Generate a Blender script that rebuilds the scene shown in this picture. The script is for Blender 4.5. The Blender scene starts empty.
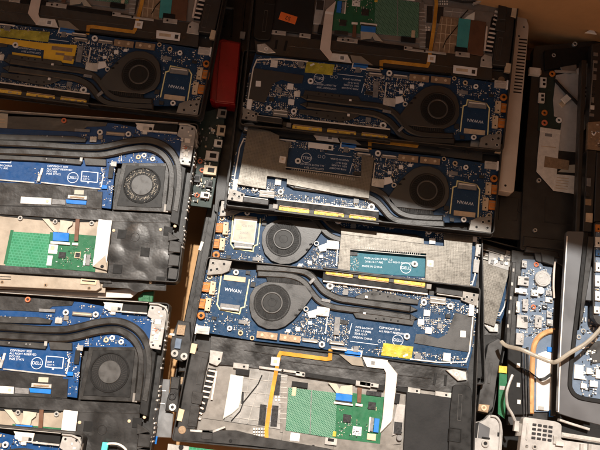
import bpy, math, random
from mathutils import Vector, Matrix
random.seed(7)
sc = bpy.context.scene
COL = sc.collection
R = math.radians

# ------------------------------------------------------------------ camera
F, TILT, DIST = 700.0, R(13), 0.752
CAM = Vector((0, -DIST*math.sin(TILT), DIST*math.cos(TILT)))
FWD = Vector((0, math.sin(TILT), -math.cos(TILT)))
UP = Vector((0, math.cos(TILT), math.sin(TILT)))
RT = Vector((1, 0, 0))
cd = bpy.data.cameras.new('camera'); cam = bpy.data.objects.new('camera', cd); COL.objects.link(cam)
cam.location = CAM; cam.rotation_euler = (TILT, 0, 0)
cd.sensor_width = 36; cd.lens = F/600*36; cd.clip_start = .01; cd.clip_end = 50
sc.camera = cam

def ray(px, py): return FWD + RT*((px-300)/F) + UP*((225-py)/F)

class Frame:
    """A tilted plane lying in the box; L() finds where on it a spot of the photograph lies."""
    def __init__(s, M): s.M = M; s.I = M.inverted()
    def L(s, px, py, h=0.0):
        o = s.I @ CAM; d = s.I.to_3x3() @ ray(px, py)
        t = (h - o.z)/d.z
        return Vector((o.x+d.x*t, o.y+d.y*t))
    def scale(s, px, py, h=0.0):
        a = s.L(px, py, h)
        return (s.L(px+1, py, h)-a).length, (s.L(px, py+1, h)-a).length

def flat(px, py, z, deg, pitch=0, side=0):
    p = Frame(Matrix.Translation((0, 0, z))).L(px, py)
    return Frame(Matrix.Translation((p.x, p.y, z)) @ Matrix.Rotation(R(deg), 4, 'Z') @ Matrix.Rotation(R(pitch), 4, 'X') @ Matrix.Rotation(R(side), 4, 'Y'))

def pose(la, pa, lb, pb, z, pitch=0, mid=True, side=0):
    """Lay a chassis so that two of its spots fall where the photograph has them."""
    T = Frame(Matrix.Translation((0, 0, z-.003)))
    wa, wb = T.L(*pa), T.L(*pb)
    ang = math.atan2((wb-wa).y, (wb-wa).x) - math.atan2((lb-la).y, (lb-la).x)
    lc, wc = ((la+lb)/2, (wa+wb)/2) if mid else (la, wa)
    return Frame(Matrix.Translation((wc.x, wc.y, z)) @ Matrix.Rotation(R(pitch), 4, 'X') @ Matrix.Rotation(R(side), 4, 'Y')
                 @ Matrix.Rotation(ang, 4, 'Z') @ Matrix.Translation((-lc.x, -lc.y, 0)))

# ------------------------------------------------------------------ materials
MATS = {}
def mat(name, col, rough=.5, metal=0., var=.25, scale=60., bump=0., bscale=300., spec=.5, col2=None, alpha=1., trans=0):
    m = bpy.data.materials.new(name); m.use_nodes = True; nt = m.node_tree; N = nt.nodes; K = nt.links
    b = N['Principled BSDF']; tc = N.new('ShaderNodeTexCoord')
    n = N.new('ShaderNodeTexNoise'); n.inputs['Scale'].default_value = scale; n.inputs['Detail'].default_value = 6; n.inputs['Roughness'].default_value = .65
    K.new(tc.outputs['Object'], n.inputs['Vector'])
    r = N.new('ShaderNodeValToRGB'); K.new(n.outputs['Fac'], r.inputs['Fac'])
    c2 = col2 or tuple(min(1, c*(1+var)) for c in col)
    r.color_ramp.elements[0].position = .32; r.color_ramp.elements[1].position = .68
    r.color_ramp.elements[0].color = (*[c*(1-var) for c in col], 1); r.color_ramp.elements[1].color = (*c2, 1)
    K.new(r.outputs['Color'], b.inputs['Base Color'])
    mr = N.new('ShaderNodeMapRange'); n2 = N.new('ShaderNodeTexNoise'); n2.inputs['Scale'].default_value = scale*2.3; n2.inputs['Detail'].default_value = 5
    K.new(tc.outputs['Object'], n2.inputs['Vector']); K.new(n2.outputs['Fac'], mr.inputs['Value'])
    mr.inputs['From Min'].default_value = .3; mr.inputs['From Max'].default_value = .7
    mr.inputs['To Min'].default_value = max(.05, rough-.13); mr.inputs['To Max'].default_value = min(1, rough+.13)
    K.new(mr.outputs['Result'], b.inputs['Roughness'])
    b.inputs['Metallic'].default_value = metal; b.inputs['Specular IOR Level'].default_value = spec
    b.inputs['Alpha'].default_value = alpha
    if bump:
        nb = N.new('ShaderNodeTexNoise'); nb.inputs['Scale'].default_value = bscale; nb.inputs['Detail'].default_value = 4
        bp = N.new('ShaderNodeBump'); bp.inputs['Strength'].default_value = bump; bp.inputs['Distance'].default_value = .0006
        K.new(tc.outputs['Object'], nb.inputs['Vector']); K.new(nb.outputs['Fac'], bp.inputs['Height']); K.new(bp.outputs['Normal'], b.inputs['Normal'])
    MATS[name] = m
    return m

def pcb(name, base, light, dark):
    m = mat(name, base, .42, 0, .25, 90, spec=.33)
    nt = m.node_tree; N = nt.nodes; K = nt.links; b = N['Principled BSDF']
    tc = [n for n in N if n.type == 'TEX_COORD'][0]
    ramp = [n for n in N if n.type == 'VALTORGB'][0]
    v = N.new('ShaderNodeTexVoronoi'); v.distance = 'MANHATTAN'; v.feature = 'F1'; v.inputs['Scale'].default_value = 620
    K.new(tc.outputs['Object'], v.inputs['Vector'])
    cr = N.new('ShaderNodeValToRGB'); K.new(v.outputs['Distance'], cr.inputs['Fac'])
    cr.color_ramp.elements[0].position = .05; cr.color_ramp.elements[0].color = (*light, 1)
    cr.color_ramp.elements[1].position = .28; cr.color_ramp.elements[1].color = (*base, 1)
    n = N.new('ShaderNodeTexNoise'); n.inputs['Scale'].default_value = 45; K.new(tc.outputs['Object'], n.inputs['Vector'])
    st = N.new('ShaderNodeMapRange'); st.inputs['From Min'].default_value = .42; st.inputs['From Max'].default_value = .54; K.new(n.outputs['Fac'], st.inputs['Value'])
    mx = N.new('ShaderNodeMix'); mx.data_type = 'RGBA'; K.new(st.outputs['Result'], mx.inputs['Factor'])
    K.new(ramp.outputs['Color'], mx.inputs['A']); K.new(cr.outputs['Color'], mx.inputs['B'])
    K.new(mx.outputs['Result'], b.inputs['Base Color'])
    return m

mat('black_plastic', (.014, .0137, .0134), .43, 0, .3, 40, .07, 900, .6, col2=(.028, .027, .026))
mat('dull_plastic', (.022, .021, .02), .46, 0, .2, 50, .15, 700, .5)
mat('mylar', (.011, .0105, .01), .38, 0, .25, 22, 2.4, 38, .9, col2=(.022, .021, .02))
mat('mylar_lower', (.015, .0145, .014), .34, 0, .3, 22, 3.0, 26, .9, col2=(.03, .029, .028))
mat('matte_panel', (.012, .0125, .013), .52, 0, .2, 25, .1, 400, .28, col2=(.018, .018, .019))
mat('fan_grey', (.013, .0125, .012), .43, 0, .08, 30, .06, 900, .95)
mat('fan_dark', (.007, .007, .0068), .46, 0, .15, 60, 0, 300, .4)
mat('hub_grey', (.045, .044, .042), .42, 0, .08, 60, 0, 300, .8)
mat('dust', (.3, .27, .22), .9, 0, .5, 300, 1, 800)
mat('pipe', (.012, .011, .01), .4, .1, .14, 30, .12, 500, .85, col2=(.018, .017, .015))
mat('copper', (.7, .38, .17), .35, .45, .2, 60, .1, 300)
mat('gold', (.75, .5, .08), .35, .35, .3, 120, .3, 500)
mat('silver', (.55, .54, .51), .35, .4, .2, 90, .2, 400)
mat('steel', (.42, .41, .385), .4, .35, .25, 60, .15, 300)
mat('plate', (.23, .215, .195), .42, .4, .22, 45, .15, 200)
mat('shield', (.185, .172, .152), .43, .9, .12, 60, .5, 70)
mat('brownpad', (.3, .21, .13), .5, .3, .25, 200, .3, 600)
mat('tan', (.55, .43, .29), .6, 0, .2, 120, .3, 500)
mat('white', (.78, .76, .72), .55, 0, .07, 80)
mat('offwhite', (.7, .66, .59), .55, 0, .15, 150, .3, 400)
mat('foam_white', (.72, .73, .66), .8, 0, .12, 60, 1.0, 120)
mat('pinkribbon', (.66, .56, .48), .5, 0, .1, 60, .3, 150)
mat('cream', (.42, .385, .31), .5, 0, .15, 90)
mat('orange_plastic', (.5, .16, .02), .45, 0, .35, 150)
mat('orange_film', (.55, .24, .025), .3, 0, .3, 45, .5, 120, col2=(.68, .34, .05))
mat('yellow_film', (.42, .36, .02), .35, 0, .5, 90, .8, 200, col2=(.56, .5, .06))
mat('label_yellow', (.78, .47, .03), .45, 0, .12, 60)
mat('sticker_orange', (.85, .17, .03), .5, 0, .1, 60)
mat('blue_tab', (.01, .15, .5), .4, 0, .15, 60)
mat('teal_foam', (.05, .3, .3), .7, 0, .15, 60, .5, 300)
mat('cyan_plastic', (.08, .55, .48), .5, 0, .1, 60)
mat('dark', (.006, .006, .006), .6, 0, .3, 80, spec=.3)
mat('chip', (.02, .02, .021), .4, 0, .3, 200)
mat('chipgrey', (.2, .2, .2), .4, .1, .25, 200)
mat('print', (.7, .74, .78), .6, 0, .1, 80)
mat('outline', (.8, .74, .38), .5, 0, .15, 200)
mat('redpad', (.6, .16, .07), .5, 0, .15, 60)
mat('red_case', (.24, .004, .005), .35, 0, .2, 30, .2, 60)
mat('beige', (.62, .54, .45), .45, .1, .1, 30, .2, 500)
mat('touchpad_metal', (.36, .305, .24), .42, .25, .15, 40, .15, 300)
mat('greysteel', (.2, .205, .21), .4, .4, .3, 30, .6, 60)
mat('alu', (.12, .123, .13), .42, .4, .08, 12, .03, 900)
mat('silverplate', (.48, .475, .455), .38, .2, .25, 25, .6, 60)
mat('plastic_light', (.36, .35, .335), .42, .1, .28, 45, .4, 200)
mat('greyplate', (.03, .029, .027), .42, .2, .12, 45, .1, 200, .8)
mat('cable_grey', (.24, .21, .165), .5, 0, .15, 60)
mat('green_plastic', (.02, .12, .05), .45, 0, .3, 80, .5, 300)
mat('brown_strip', (.12, .055, .03), .45, 0, .2, 80)
mat('cardboard', (.42, .25, .12), .85, 0, .1, 18, .5, 160, .2)
mat('darkcard', (.2, .11, .05), .9, 0, .2, 40, .5, 200, .2)
pcb('pcb_blue', (.0045, .035, .09), (.17, .21, .26), (.0015, .009, .028))
pcb('pcb_navy', (.007, .05, .16), (.03, .1, .24), (.006, .04, .12))
pcb('pcb_teal', (.015, .12, .165), (.08, .22, .26), (.01, .08, .12))
pcb('pcb_pale', (.12, .16, .22), (.4, .43, .47), (.06, .1, .16))
pcb('pcb_green', (.02, .12, .055), (.14, .27, .17), (.008, .06, .03))
pcb('pcb_dark', (.02, .035, .03), (.12, .12, .08), (.01, .01, .01))

def grid_mat(name, a, b_, scale, ang):
    """touchpad film: fine rows of pale dashes woven over the green"""
    m = mat(name, a, .45, 0, .15, 60); nt = m.node_tree; N = nt.nodes; K = nt.links; b = N['Principled BSDF']
    tc = [n for n in N if n.type == 'TEX_COORD'][0]; ramp = [n for n in N if n.type == 'VALTORGB'][0]
    mp = N.new('ShaderNodeMapping'); mp.inputs['Rotation'].default_value = (0, 0, R(ang)); K.new(tc.outputs['Object'], mp.inputs['Vector'])
    br = N.new('ShaderNodeTexBrick'); br.inputs['Scale'].default_value = scale; br.inputs['Mortar Size'].default_value = .09; br.inputs['Brick Width'].default_value = .62
    br.inputs['Row Height'].default_value = .5; br.inputs['Mortar Smooth'].default_value = .3
    K.new(mp.outputs['Vector'], br.inputs['Vector'])
    mx = N.new('ShaderNodeMix'); mx.data_type = 'RGBA'; K.new(br.outputs['Fac'], mx.inputs['Factor'])
    K.new(ramp.outputs['Color'], mx.inputs['A']); mx.inputs['B'].default_value = (*b_, 1)
    K.new(mx.outputs['Result'], b.inputs['Base Color'])
grid_mat('pad_green', (.015, .1, .055), (.15, .3, .21), 330, 38)
grid_mat('pad_grid', (.015, .17, .075), (.04, .24, .13), 170, 3)
mat('key_plate', (.3, .295, .28), .42, .4, .25, 35, .3, 150)

def perforate(name, scale, dark):
    """fine regular grid of dimples in a shield can"""
    m = MATS[name]; nt = m.node_tree; N = nt.nodes; K = nt.links; b = N['Principled BSDF']
    tc = [n for n in N if n.type == 'TEX_COORD'][0]; ramp = [n for n in N if n.type == 'VALTORGB'][0]
    v = N.new('ShaderNodeTexVoronoi'); v.inputs['Scale'].default_value = scale; v.inputs['Randomness'].default_value = .12; K.new(tc.outputs['Object'], v.inputs['Vector'])
    r = N.new('ShaderNodeMapRange'); r.inputs['From Min'].default_value = .25; r.inputs['From Max'].default_value = .4; K.new(v.outputs['Distance'], r.inputs['Value'])
    mx = N.new('ShaderNodeMix'); mx.data_type = 'RGBA'; K.new(r.outputs['Result'], mx.inputs['Factor']); mx.inputs['A'].default_value = (*dark, 1); K.new(ramp.outputs['Color'], mx.inputs['B']); K.new(mx.outputs['Result'], b.inputs['Base Color'])
perforate('shield', 620, (.125, .115, .1))

# ------------------------------------------------------------------ mesh builder
def area(p): return .5*sum(p[i].x*p[(i+1) % len(p)].y - p[(i+1) % len(p)].x*p[i].y for i in range(len(p)))
def offset(p, d):
    n = len(p); out = []
    for i in range(n):
        a, b, c = p[i-1], p[i], p[(i+1) % n]
        e1 = (b-a).normalized() if (b-a).length > 1e-9 else Vector((1, 0)); e2 = (c-b).normalized() if (c-b).length > 1e-9 else e1
        n1 = Vector((-e1.y, e1.x)); n2 = Vector((-e2.y, e2.x)); k = n1+n2
        q = max(.35, 1+n1.dot(n2))
        out.append(b + k*(d/q))
    return out
def rounded(p, r, n=5):
    out = []; m = len(p)
    for i in range(m):
        a, b, c = p[i-1], p[i], p[(i+1) % m]
        u, v = (a-b), (c-b); rr = min(r, u.length*.48, v.length*.48)
        s, e = b+u.normalized()*rr, b+v.normalized()*rr
        for k in range(n+1):
            t = k/n; out.append(s*(1-t)**2 + b*(2*t*(1-t)) + e*t*t)
    return out
def spline(pts, n=6):
    P = [Vector(p) for p in pts]; out = []
    for i in range(len(P)-1):
        a = P[max(i-1, 0)]; b = P[i]; c = P[i+1]; d = P[min(i+2, len(P)-1)]
        for k in range(n):
            t = k/n
            out.append(.5*((2*b)+(c-a)*t+(2*a-5*b+4*c-d)*t*t+(3*b-a-3*c+d)*t**3))
    out.append(P[-1]); return [tuple(o) for o in out]

class MB:
    def __init__(s, fr): s.fr = fr; s.v = []; s.f = []; s.m = []; s.names = []
    def mi(s, name):
        if name not in s.names: s.names.append(name)
        return s.names.index(name)
    def loops(s, loops, m, cap0=True, cap1=True, closed=True):
        k = s.mi(m); base = len(s.v); n = len(loops[0])
        for lp in loops: s.v += [tuple(q) for q in lp]
        for j in range(len(loops)-1):
            for i in range(n if closed else n-1):
                i2 = (i+1) % n
                s.f.append((base+j*n+i, base+j*n+i2, base+(j+1)*n+i2, base+(j+1)*n+i)); s.m.append(k)
        if cap1: s.f.append(tuple(base+(len(loops)-1)*n+i for i in range(n))); s.m.append(k)
        if cap0: s.f.append(tuple(base+n-1-i for i in range(n))); s.m.append(k)
    def prism(s, p, z0, z1, m, bev=.00025):
        if area(p) < 0: p = p[::-1]
        bev = min(bev, (z1-z0)*.45)
        q = offset(p, bev)
        s.loops([[(v.x, v.y, z0) for v in p], [(v.x, v.y, z1-bev) for v in p], [(v.x, v.y, z1) for v in q]], m)
    def op(s, o):
        k = o[0]; fr = s.fr; mm = .001
        if k == 'p':
            z0, z1, m = o[2]*mm, o[3]*mm, o[4]; bev = (o[5] if len(o) > 5 else .25)*mm
            s.prism([fr.L(x, y, z1) for x, y in o[1]], z0, z1, m, bev)
        elif k == 'pr':
            z0, z1, m, r = o[2]*mm, o[3]*mm, o[4], o[5]*mm
            p = [fr.L(x, y, z1) for x, y in o[1]]
            s.prism(rounded(p, r), z0, z1, m, .0004)
        elif k == 'r':
            _, cx, cy, w, h, z0, z1, m = o[:8]; ang = R(o[8]) if len(o) > 8 else 0
            z0 *= mm; z1 *= mm; c = fr.L(cx, cy, z1); sx, sy = fr.scale(cx, cy, z1)
            w, h = w*sx/2, h*sy/2; ca, sa = math.cos(ang), math.sin(ang)
            s.prism([Vector((c.x+ca*a*w-sa*b*h, c.y+sa*a*w+ca*b*h)) for a, b in ((-1, -1), (1, -1), (1, 1), (-1, 1))], z0, z1, m, min(.00022, w*.3, h*.3))
        elif k == 'l':
            _, pts, wd, z0, z1, m = o[:6]; bev = (o[6] if len(o) > 6 else .2)*mm
            z0 *= mm; z1 *= mm; w = wd*fr.scale(pts[0][0], pts[0][1], z1)[0]/2
            P = [fr.L(x, y, z1) for x, y in pts]; Lf = []; Rt = []
            for i, b in enumerate(P):
                e1 = (b-P[i-1]).normalized() if i else None; e2 = (P[i+1]-b).normalized() if i < len(P)-1 else None
                e1 = e1 or e2; e2 = e2 or e1
                n1 = Vector((-e1.y, e1.x)); n2 = Vector((-e2.y, e2.x)); kk = (n1+n2)/max(.4, 1+n1.dot(n2))
                Lf.append(b+kk*w); Rt.append(b-kk*w)
            s.prism(Lf+Rt[::-1], z0, z1, m, min(bev, w*.8))
        elif k == 'c':
            _, cx, cy, r, z0, z1, m = o[:7]; n = o[7] if len(o) > 7 else 20
            z0 *= mm; z1 *= mm; c = fr.L(cx, cy, z1); rr = r*sum(fr.scale(cx, cy, z1))/2
            s.prism([Vector((c.x+rr*math.cos(2*math.pi*i/n), c.y+rr*math.sin(2*math.pi*i/n))) for i in range(n)], z0, z1, m, min(.0004, rr*.25))
        elif k == 'o':
            _, cx, cy, r0, r1, z0, z1, m = o[:8]; n = 40 if r1 > 5 else 18
            z0 *= mm; z1 *= mm; c = fr.L(cx, cy, z1); sc_ = sum(fr.scale(cx, cy, z1))/2; b = min(.0004, (r1-r0)*sc_*.3)
            def lp(r, z): return [(c.x+r*math.cos(2*math.pi*i/n), c.y+r*math.sin(2*math.pi*i/n), z) for i in range(n)]
            r0 *= sc_; r1 *= sc_
            s.loops([lp(r1, z0), lp(r1, z1-b), lp(r1-b, z1), lp(r0+b, z1), lp(r0, z1-b), lp(r0, z0)], m, False, False)
        elif k == 'dome':
            _, cx, cy, r, z, h, m = o; c = fr.L(cx, cy, z*mm); r *= sum(fr.scale(cx, cy))/2
            s.loops([[(c.x+r*q*math.cos(a), c.y+r*q*math.sin(a), (z+h*(1-q*q)**1.5)*mm) for a in [2*math.pi*i/36 for i in range(36)]] for q in (1, .9, .8, .7, .6, .5, .4, .3, .2, .1, .03)], m)
        elif k == 'rim':
            _, pts, wd, z0, z1, m, r = o; z0 *= mm; z1 *= mm
            p = [fr.L(x, y, z1) for x, y in pts]
            if area(p) < 0: p = p[::-1]
            p = rounded(p, r*mm); q = offset(p, wd*mm); b = .0004; p2 = offset(p, b); q2 = offset(p, wd*mm-b)
            s.loops([[(v.x, v.y, z) for v in L_] for L_, z in ((p, z0), (p, z1-b), (p2, z1), (q2, z1), (q, z1-b), (q, z0))], m, False, False)
        elif k == 'w':
            _, pts, r, m = o[:4]; pts = spline(pts); n = 8; loops = []
            P = []
            for x, y, z in pts:
                q = fr.L(x, y, z*mm); P.append(Vector((q.x, q.y, z*mm)))
            r = r*fr.scale(pts[0][0], pts[0][1])[0]; fl = o[4] if len(o) > 4 else 1.
            for i, b in enumerate(P):
                t = (P[min(i+1, len(P)-1)]-P[max(i-1, 0)]).normalized()
                u = t.cross(Vector((0, 0, 1))).normalized(); v = u.cross(t)
                loops.append([b+u*(r*math.cos(2*math.pi*k_/n))+v*(r*fl*math.sin(2*math.pi*k_/n)) for k_ in range(n)])
            s.loops(loops, m)
        elif k == 't':
            _, txt, cx, cy, h, m, z = o[:7]; ang = R(o[7]) if len(o) > 7 else 0; z *= mm
            cu = bpy.data.curves.new('print', 'FONT'); cu.body = txt; cu.align_x = 'LEFT' if len(o) > 8 else 'CENTER'; cu.align_y = 'CENTER'
            ob = bpy.data.objects.new('print', cu); COL.objects.link(ob)
            dg = bpy.context.evaluated_depsgraph_get(); me = ob.evaluated_get(dg).to_mesh()
            c = fr.L(cx, cy, z); S = h*fr.scale(cx, cy, z)[1]*1.35; base = len(s.v); ca, sa = math.cos(ang)*S, math.sin(ang)*S; k_ = s.mi(m)
            s.v += [(c.x+v.co.x*ca-v.co.y*sa, c.y+v.co.x*sa+v.co.y*ca, z) for v in me.vertices]
            for f in me.polygons: s.f.append(tuple(base+i for i in f.vertices)); s.m.append(k_)
            ob.evaluated_get(dg).to_mesh_clear(); bpy.data.objects.remove(ob); bpy.data.curves.remove(cu)
    def build(s, name, parent=None):
        me = bpy.data.meshes.new(name); me.from_pydata(s.v, [], s.f)
        for n in s.names: me.materials.append(MATS[n])
        me.polygons.foreach_set('material_index', s.m); me.update()
        if getattr(s, 'smooth', False): me.shade_smooth()
        ob = bpy.data.objects.new(name, me); COL.objects.link(ob)
        if parent: ob.parent = parent
        return ob

def part(name, parent, fr, *ops, kind=None, label=None):
    b = MB(fr)
    for o in ops: b.op(o)
    ob = b.build(name, parent)
    if kind: ob['kind'] = kind
    if label: ob['label'] = label
    return ob
def thing(name, fr, label, cat, group=None):
    o = bpy.data.objects.new(name, None); COL.objects.link(o); o.empty_display_size = .02
    o.matrix_world = fr.M; tag(o, label, cat, group); return o
def tag(o, label, cat, group=None):
    o['label'] = label; o['category'] = cat
    if group: o['group'] = group
def single(name, fr, label, cat, *ops, group=None):
    b = MB(fr)
    for o in ops: b.op(o)
    ob = b.build(name); ob.matrix_world = fr.M; tag(ob, label, cat, group); return ob
def dup(o, parent=None):
    c = o.copy(); COL.objects.link(c); c.parent = parent
    for ch in list(o.children): dup(ch, c)
    return c
def inside(p, x, y):
    r = False
    for i in range(len(p)):
        (x1, y1), (x2, y2) = p[i], p[i-1]
        if (y1 > y) != (y2 > y) and x < (x2-x1)*(y-y1)/(y2-y1)+x1: r = not r
    return r
def scatter(poly, n, z, lo=.5, hi=1.6, avoid=(), mats=None, tall=.9, rects=None):
    """tiny soldered components strewn over a board region"""
    mats = mats or ['offwhite']*4+['chip']*4+['silver']*3+['tan']*3+['chipgrey']*3+['white']*2
    xs = [p[0] for p in poly]; ys = [p[1] for p in poly]; out = []; tries = 0
    while len(out) < n and tries < n*12:
        tries += 1
        if out and random.random() < .55:            # rows and clusters
            q = random.choice(out[-12:]); x = q[1]+random.choice((-2.2, 0, 2.2, 0)); y = q[2]+random.choice((0, 2., 0, -2.))
        else: x = random.uniform(min(xs), max(xs)); y = random.uniform(min(ys), max(ys))
        if not inside(poly, x, y) or any(inside(a, x, y) for a in avoid): continue
        if any(abs(q[1]-x)+abs(q[2]-y) < 1.2 for q in out): continue
        w = random.uniform(lo, hi)*random.choice((1, 1, 1.6)); h = random.uniform(lo, hi)*.75
        if random.random() < .4: w, h = h, w
        out.append(('r', x, y, w, h, z, z+random.uniform(.3, tall), random.choice(mats), random.choice((0, 0, 0, 45)) if random.random() < .1 else 0))
    return out
def box_pts(x0, y0, x1, y1): return [(x0, y0), (x1, y0), (x1, y1), (x0, y1)]
def screw(x, y, r=2.6, z0=-5, z1=-2.9, m='silver'):
    return [('o', x, y, r*.45, r, z0, z1, m), ('c', x, y, r*.5, z0, z1-.5, 'chip', 10)]

# ------------------------------------------------------------------ laptop chassis with a round fan (five in the middle and left, more beneath)
GA = 'opened laptop bases with a round fan'
F4 = flat(272, 303, 0, -7)
def build_a():
    fr = F4
    t = thing('opened_laptop', fr, 'opened laptop base', 'laptop', GA)
    OUT = [(207, 256), (481, 287), (474, 470), (171, 441)]
    part('bottom_tray', t, fr, ('pr', OUT, -13, -11.5, 'black_plastic', 5), ('rim', OUT, 1.5, -13, 0, 'black_plastic', 5))
    for pts, hl in (([(210, 258), (232, 261), (229, 271), (222, 274), (207, 275)], [(213, 263), (217, 269), (211, 270), (224, 264)]),
                    ([(462, 291), (479, 294), (477, 306), (468, 303), (461, 300)], [(467, 297), (472, 300), (474, 295), (464, 299)])):
        part('corner_plate', t, fr, ('p', pts, -8, -1.6, 'plate'), *[('c', x, y, 1.3, -1.7, -1.3, 'dark', 10) for x, y in hl], *[('o', x, y, 1.2, 1.9, -1.7, -1.1, 'steel') for x, y in hl[:2]])
    # hinge edge: black cover with the gilded contact strip
    hs = part('hinge_cover', t, fr, ('l', [(323, 274.5), (428, 288.5)], 12, -12, -2.2, 'dark'), ('l', [(323, 267.5), (430, 281.5)], 1.6, -9, .2, 'black_plastic'),
              ('l', [(436, 290), (463, 294)], 6, -10, -.4, 'black_plastic', .8), ('l', [(437, 293.8), (462, 297.2)], 1.1, -6, -1.2, 'steel'), ('l', [(323, 281), (428, 294.2)], 1.4, -8, -1.5, 'offwhite'))
    for a, b in (((325.5, 271.6), (353.5, 275.2)), ((358, 275.8), (389.5, 279.8)), ((393.5, 280.5), (425.5, 284.6))):
        part('gold_contact', hs, fr, ('l', [a, b], 4.8, -4, -1.6, 'gold', .8), ('l', [(a[0]+1, a[1]+2.6), (b[0]-1, b[1]+2.6)], 1.2, -3, -1.3, 'brownpad'), *[('r', a[0]+(b[0]-a[0])*q, a[1]+(b[1]-a[1])*q, random.uniform(1.5, 4), 1.6, -2, -1.25, random.choice(('tan', 'brownpad', 'dark', 'gold'))) for q in (.15, .4, .62, .88)])
    for x, y, m in ((356, 275, 'black_plastic'), (391.5, 280, 'black_plastic'), (429, 286.5, 'plate')): part('spacer', hs, fr, ('r', x, y, 5, 5, -4, -1.2, m))
    # main board
    BD = [(206, 270), (300, 270), (328, 281), (436, 296), (477, 303), (474, 344), (468, 370), (420, 362), (360, 355), (345, 352.5), (300, 346), (255, 341), (214, 334), (194, 331), (199, 300)]
    mb = part('main_board', t, fr, ('p', BD, -6.4, -5, 'pcb_blue'))
    fan_av = [(247, 284), (255, 279), (310, 283), (318, 296), (285, 330), (262, 331), (247, 318)]
    pipe_av = [(256, 266), (300, 268), (330, 293), (420, 301), (418, 330), (340, 318), (308, 300), (290, 285), (256, 281)]
    wwan_av = [(220, 271), (252, 276), (245, 316), (215, 309)]
    txt_av = [(349, 319), (416, 328), (412, 350), (349, 341)]
    tape_av = [(455, 312), (475, 317), (472, 352), (413, 343), (418, 330), (446, 336)]
    reg = [([(330, 279), (475, 304), (474, 320), (418, 312), (330, 296)], 170), ([(305, 312), (352, 316), (348, 346), (292, 340), (284, 332)], 190),
           ([(412, 316), (456, 320), (452, 340), (420, 330)], 60), ([(352, 344), (468, 358), (466, 366), (352, 352)], 90),
           ([(205, 310), (255, 318), (254, 338), (203, 330)], 45), ([(206, 272), (222, 274), (217, 308), (203, 306)], 40), ([(466, 308), (476, 309), (473, 350), (465, 350)], 30), ([(247, 274), (256, 276), (250, 330), (244, 320)], 14)]
    sm = []
    for poly, n in reg: sm += scatter(poly, int(n*2.5), -5, .4, 1.5, avoid=(fan_av, pipe_av, wwan_av, txt_av, tape_av))
    part('surface_components', mb, fr, *sm, kind='stuff')
    for c in ((427, 313, 6.5, 6, 'white'), (421, 322, 6.5, 6, 'offwhite'), (428.5, 330.5, 6.5, 6.5, 'white'), (345.5, 292.5, 5.5, 5, 'chipgrey'), (345, 285.5, 4.5, 4, 'plate'), (375, 289, 5, 3.4, 'plate'), (392, 290, 7, 3, 'chipgrey'),
              (440, 326, 5, 5, 'chipgrey'), (448, 316, 5, 4, 'chip'), (447, 357, 7.5, 8, 'offwhite'), (418, 356, 6, 6, 'chipgrey'), (356, 349, 5, 6, 'chipgrey'), (253, 284.5, 5, 5, 'chip'), (228.5, 269.5, 4.5, 4, 'chip'), (248, 272.5, 4.5, 4, 'chip'),
              (422, 292.5, 8, 2.4, 'white'), (243, 322, 9, 4, 'chipgrey'), (214, 318, 5, 3, 'chip'), (344, 322, 8, 4, 'chip'), (310, 323, 4, 3.4, 'white'), (298, 329, 4.5, 4, 'white'), (288, 331, 4, 3, 'white')):
        part('chip', mb, fr, ('r', c[0], c[1], c[2], c[3], -5, -3.6, c[4]))
    part('silver_block', mb, fr, ('r', 323, 311.5, 13, 9, -5, -2.6, 'silver'), ('p', [(307, 312), (317, 309), (316, 317.5), (309, 318)], -5, -3, 'white'))
    part('memory_slot', mb, fr, ('r', 337, 326, 5.5, 18, -5, -2.8, 'chipgrey', 1), ('l', [(328.5, 308), (325.5, 334)], 1.2, -5, -3.4, 'offwhite'))
    for x, y, w in ((310, 340.5, 16), (337, 343, 15), (339, 348.5, 16), (438, 298.5, 16), (438, 302.2, 16)):
        part('flat_connector', mb, fr, ('r', x, y, w, 3.6, -5, -3.2, 'plate'), ('r', x, y+.9, w-2, 1.2, -3.3, -2.9, 'offwhite'))
    part('white_socket', mb, fr, ('r', 471.6, 310, 5, 12, -5, -2.2, 'white'), ('r', 478, 304, 2.6, 7, -5, -3, 'silver'), ('r', 478, 311, 2.6, 4, -5, -3, 'silver'))
    for x in (267, 290):
        part('battery_contact', mb, fr, ('r', x, 335.5+(x-267)*.12, 21, 6.8, -5, -2.4, 'brownpad'), *[('c', x+d, 335.5+(x+d-267)*.12, 1.6, -2.5, -2.1, 'tan', 12) for d in (-5, 5)])
    for x, y, r in ((424, 302.5, 3.1), (450.5, 306, 3.1), (330, 286, 3.6), (322, 344.5, 3.2), (407, 336.3, 3.2), (236, 272.3, 2.8), (229.5, 328.3, 2.6), (300, 341, 0)):
        if r: part('screw', mb, fr, *screw(x, y, r, m='white'))
    for x, y, z_ in ((240.5, 333, 2.4), (209.5, 277, 2.2), (252, 338, 2)):
        part('mounting_hole', mb, fr, ('o', x, y, 1.4, z_+.3, -5, -3.9, 'tan'), ('c', x, y, 1.4, -5.2, -4.7, 'dark', 12))
    # sockets on the left edge
    for x, y in ((206, 287), (201.5, 303.5)):
        part('usb_socket', mb, fr, ('r', x, y, 7, 9.5, -6, -2, 'orange_plastic'), ('r', x+6.5, y+1, 5.5, 13, -5.5, -1.8, 'tan'), *[('c', x+7, y+1+d, .8, -1.9, -1.6, 'dark', 8) for d in (-4, 4)], *[('r', x-.5, y+d, 6, .8, -2.2, -1.7, 'brownpad') for d in (-2.6, 2.6)])
    part('audio_socket', mb, fr, ('c', 201, 315.5, 3.8, -6, -2.4, 'orange_plastic'), ('c', 201, 315.5, 1.7, -2.5, -2, 'dark', 12))
    part('metal_socket', mb, fr, ('r', 203, 330, 13, 8, -6, -1.8, 'silver'), ('r', 203, 331, 10, 1, -1.9, -1.4, 'steel'), ('r', 196, 329, 1.6, 10, -6, -1, 'white'))
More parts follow.
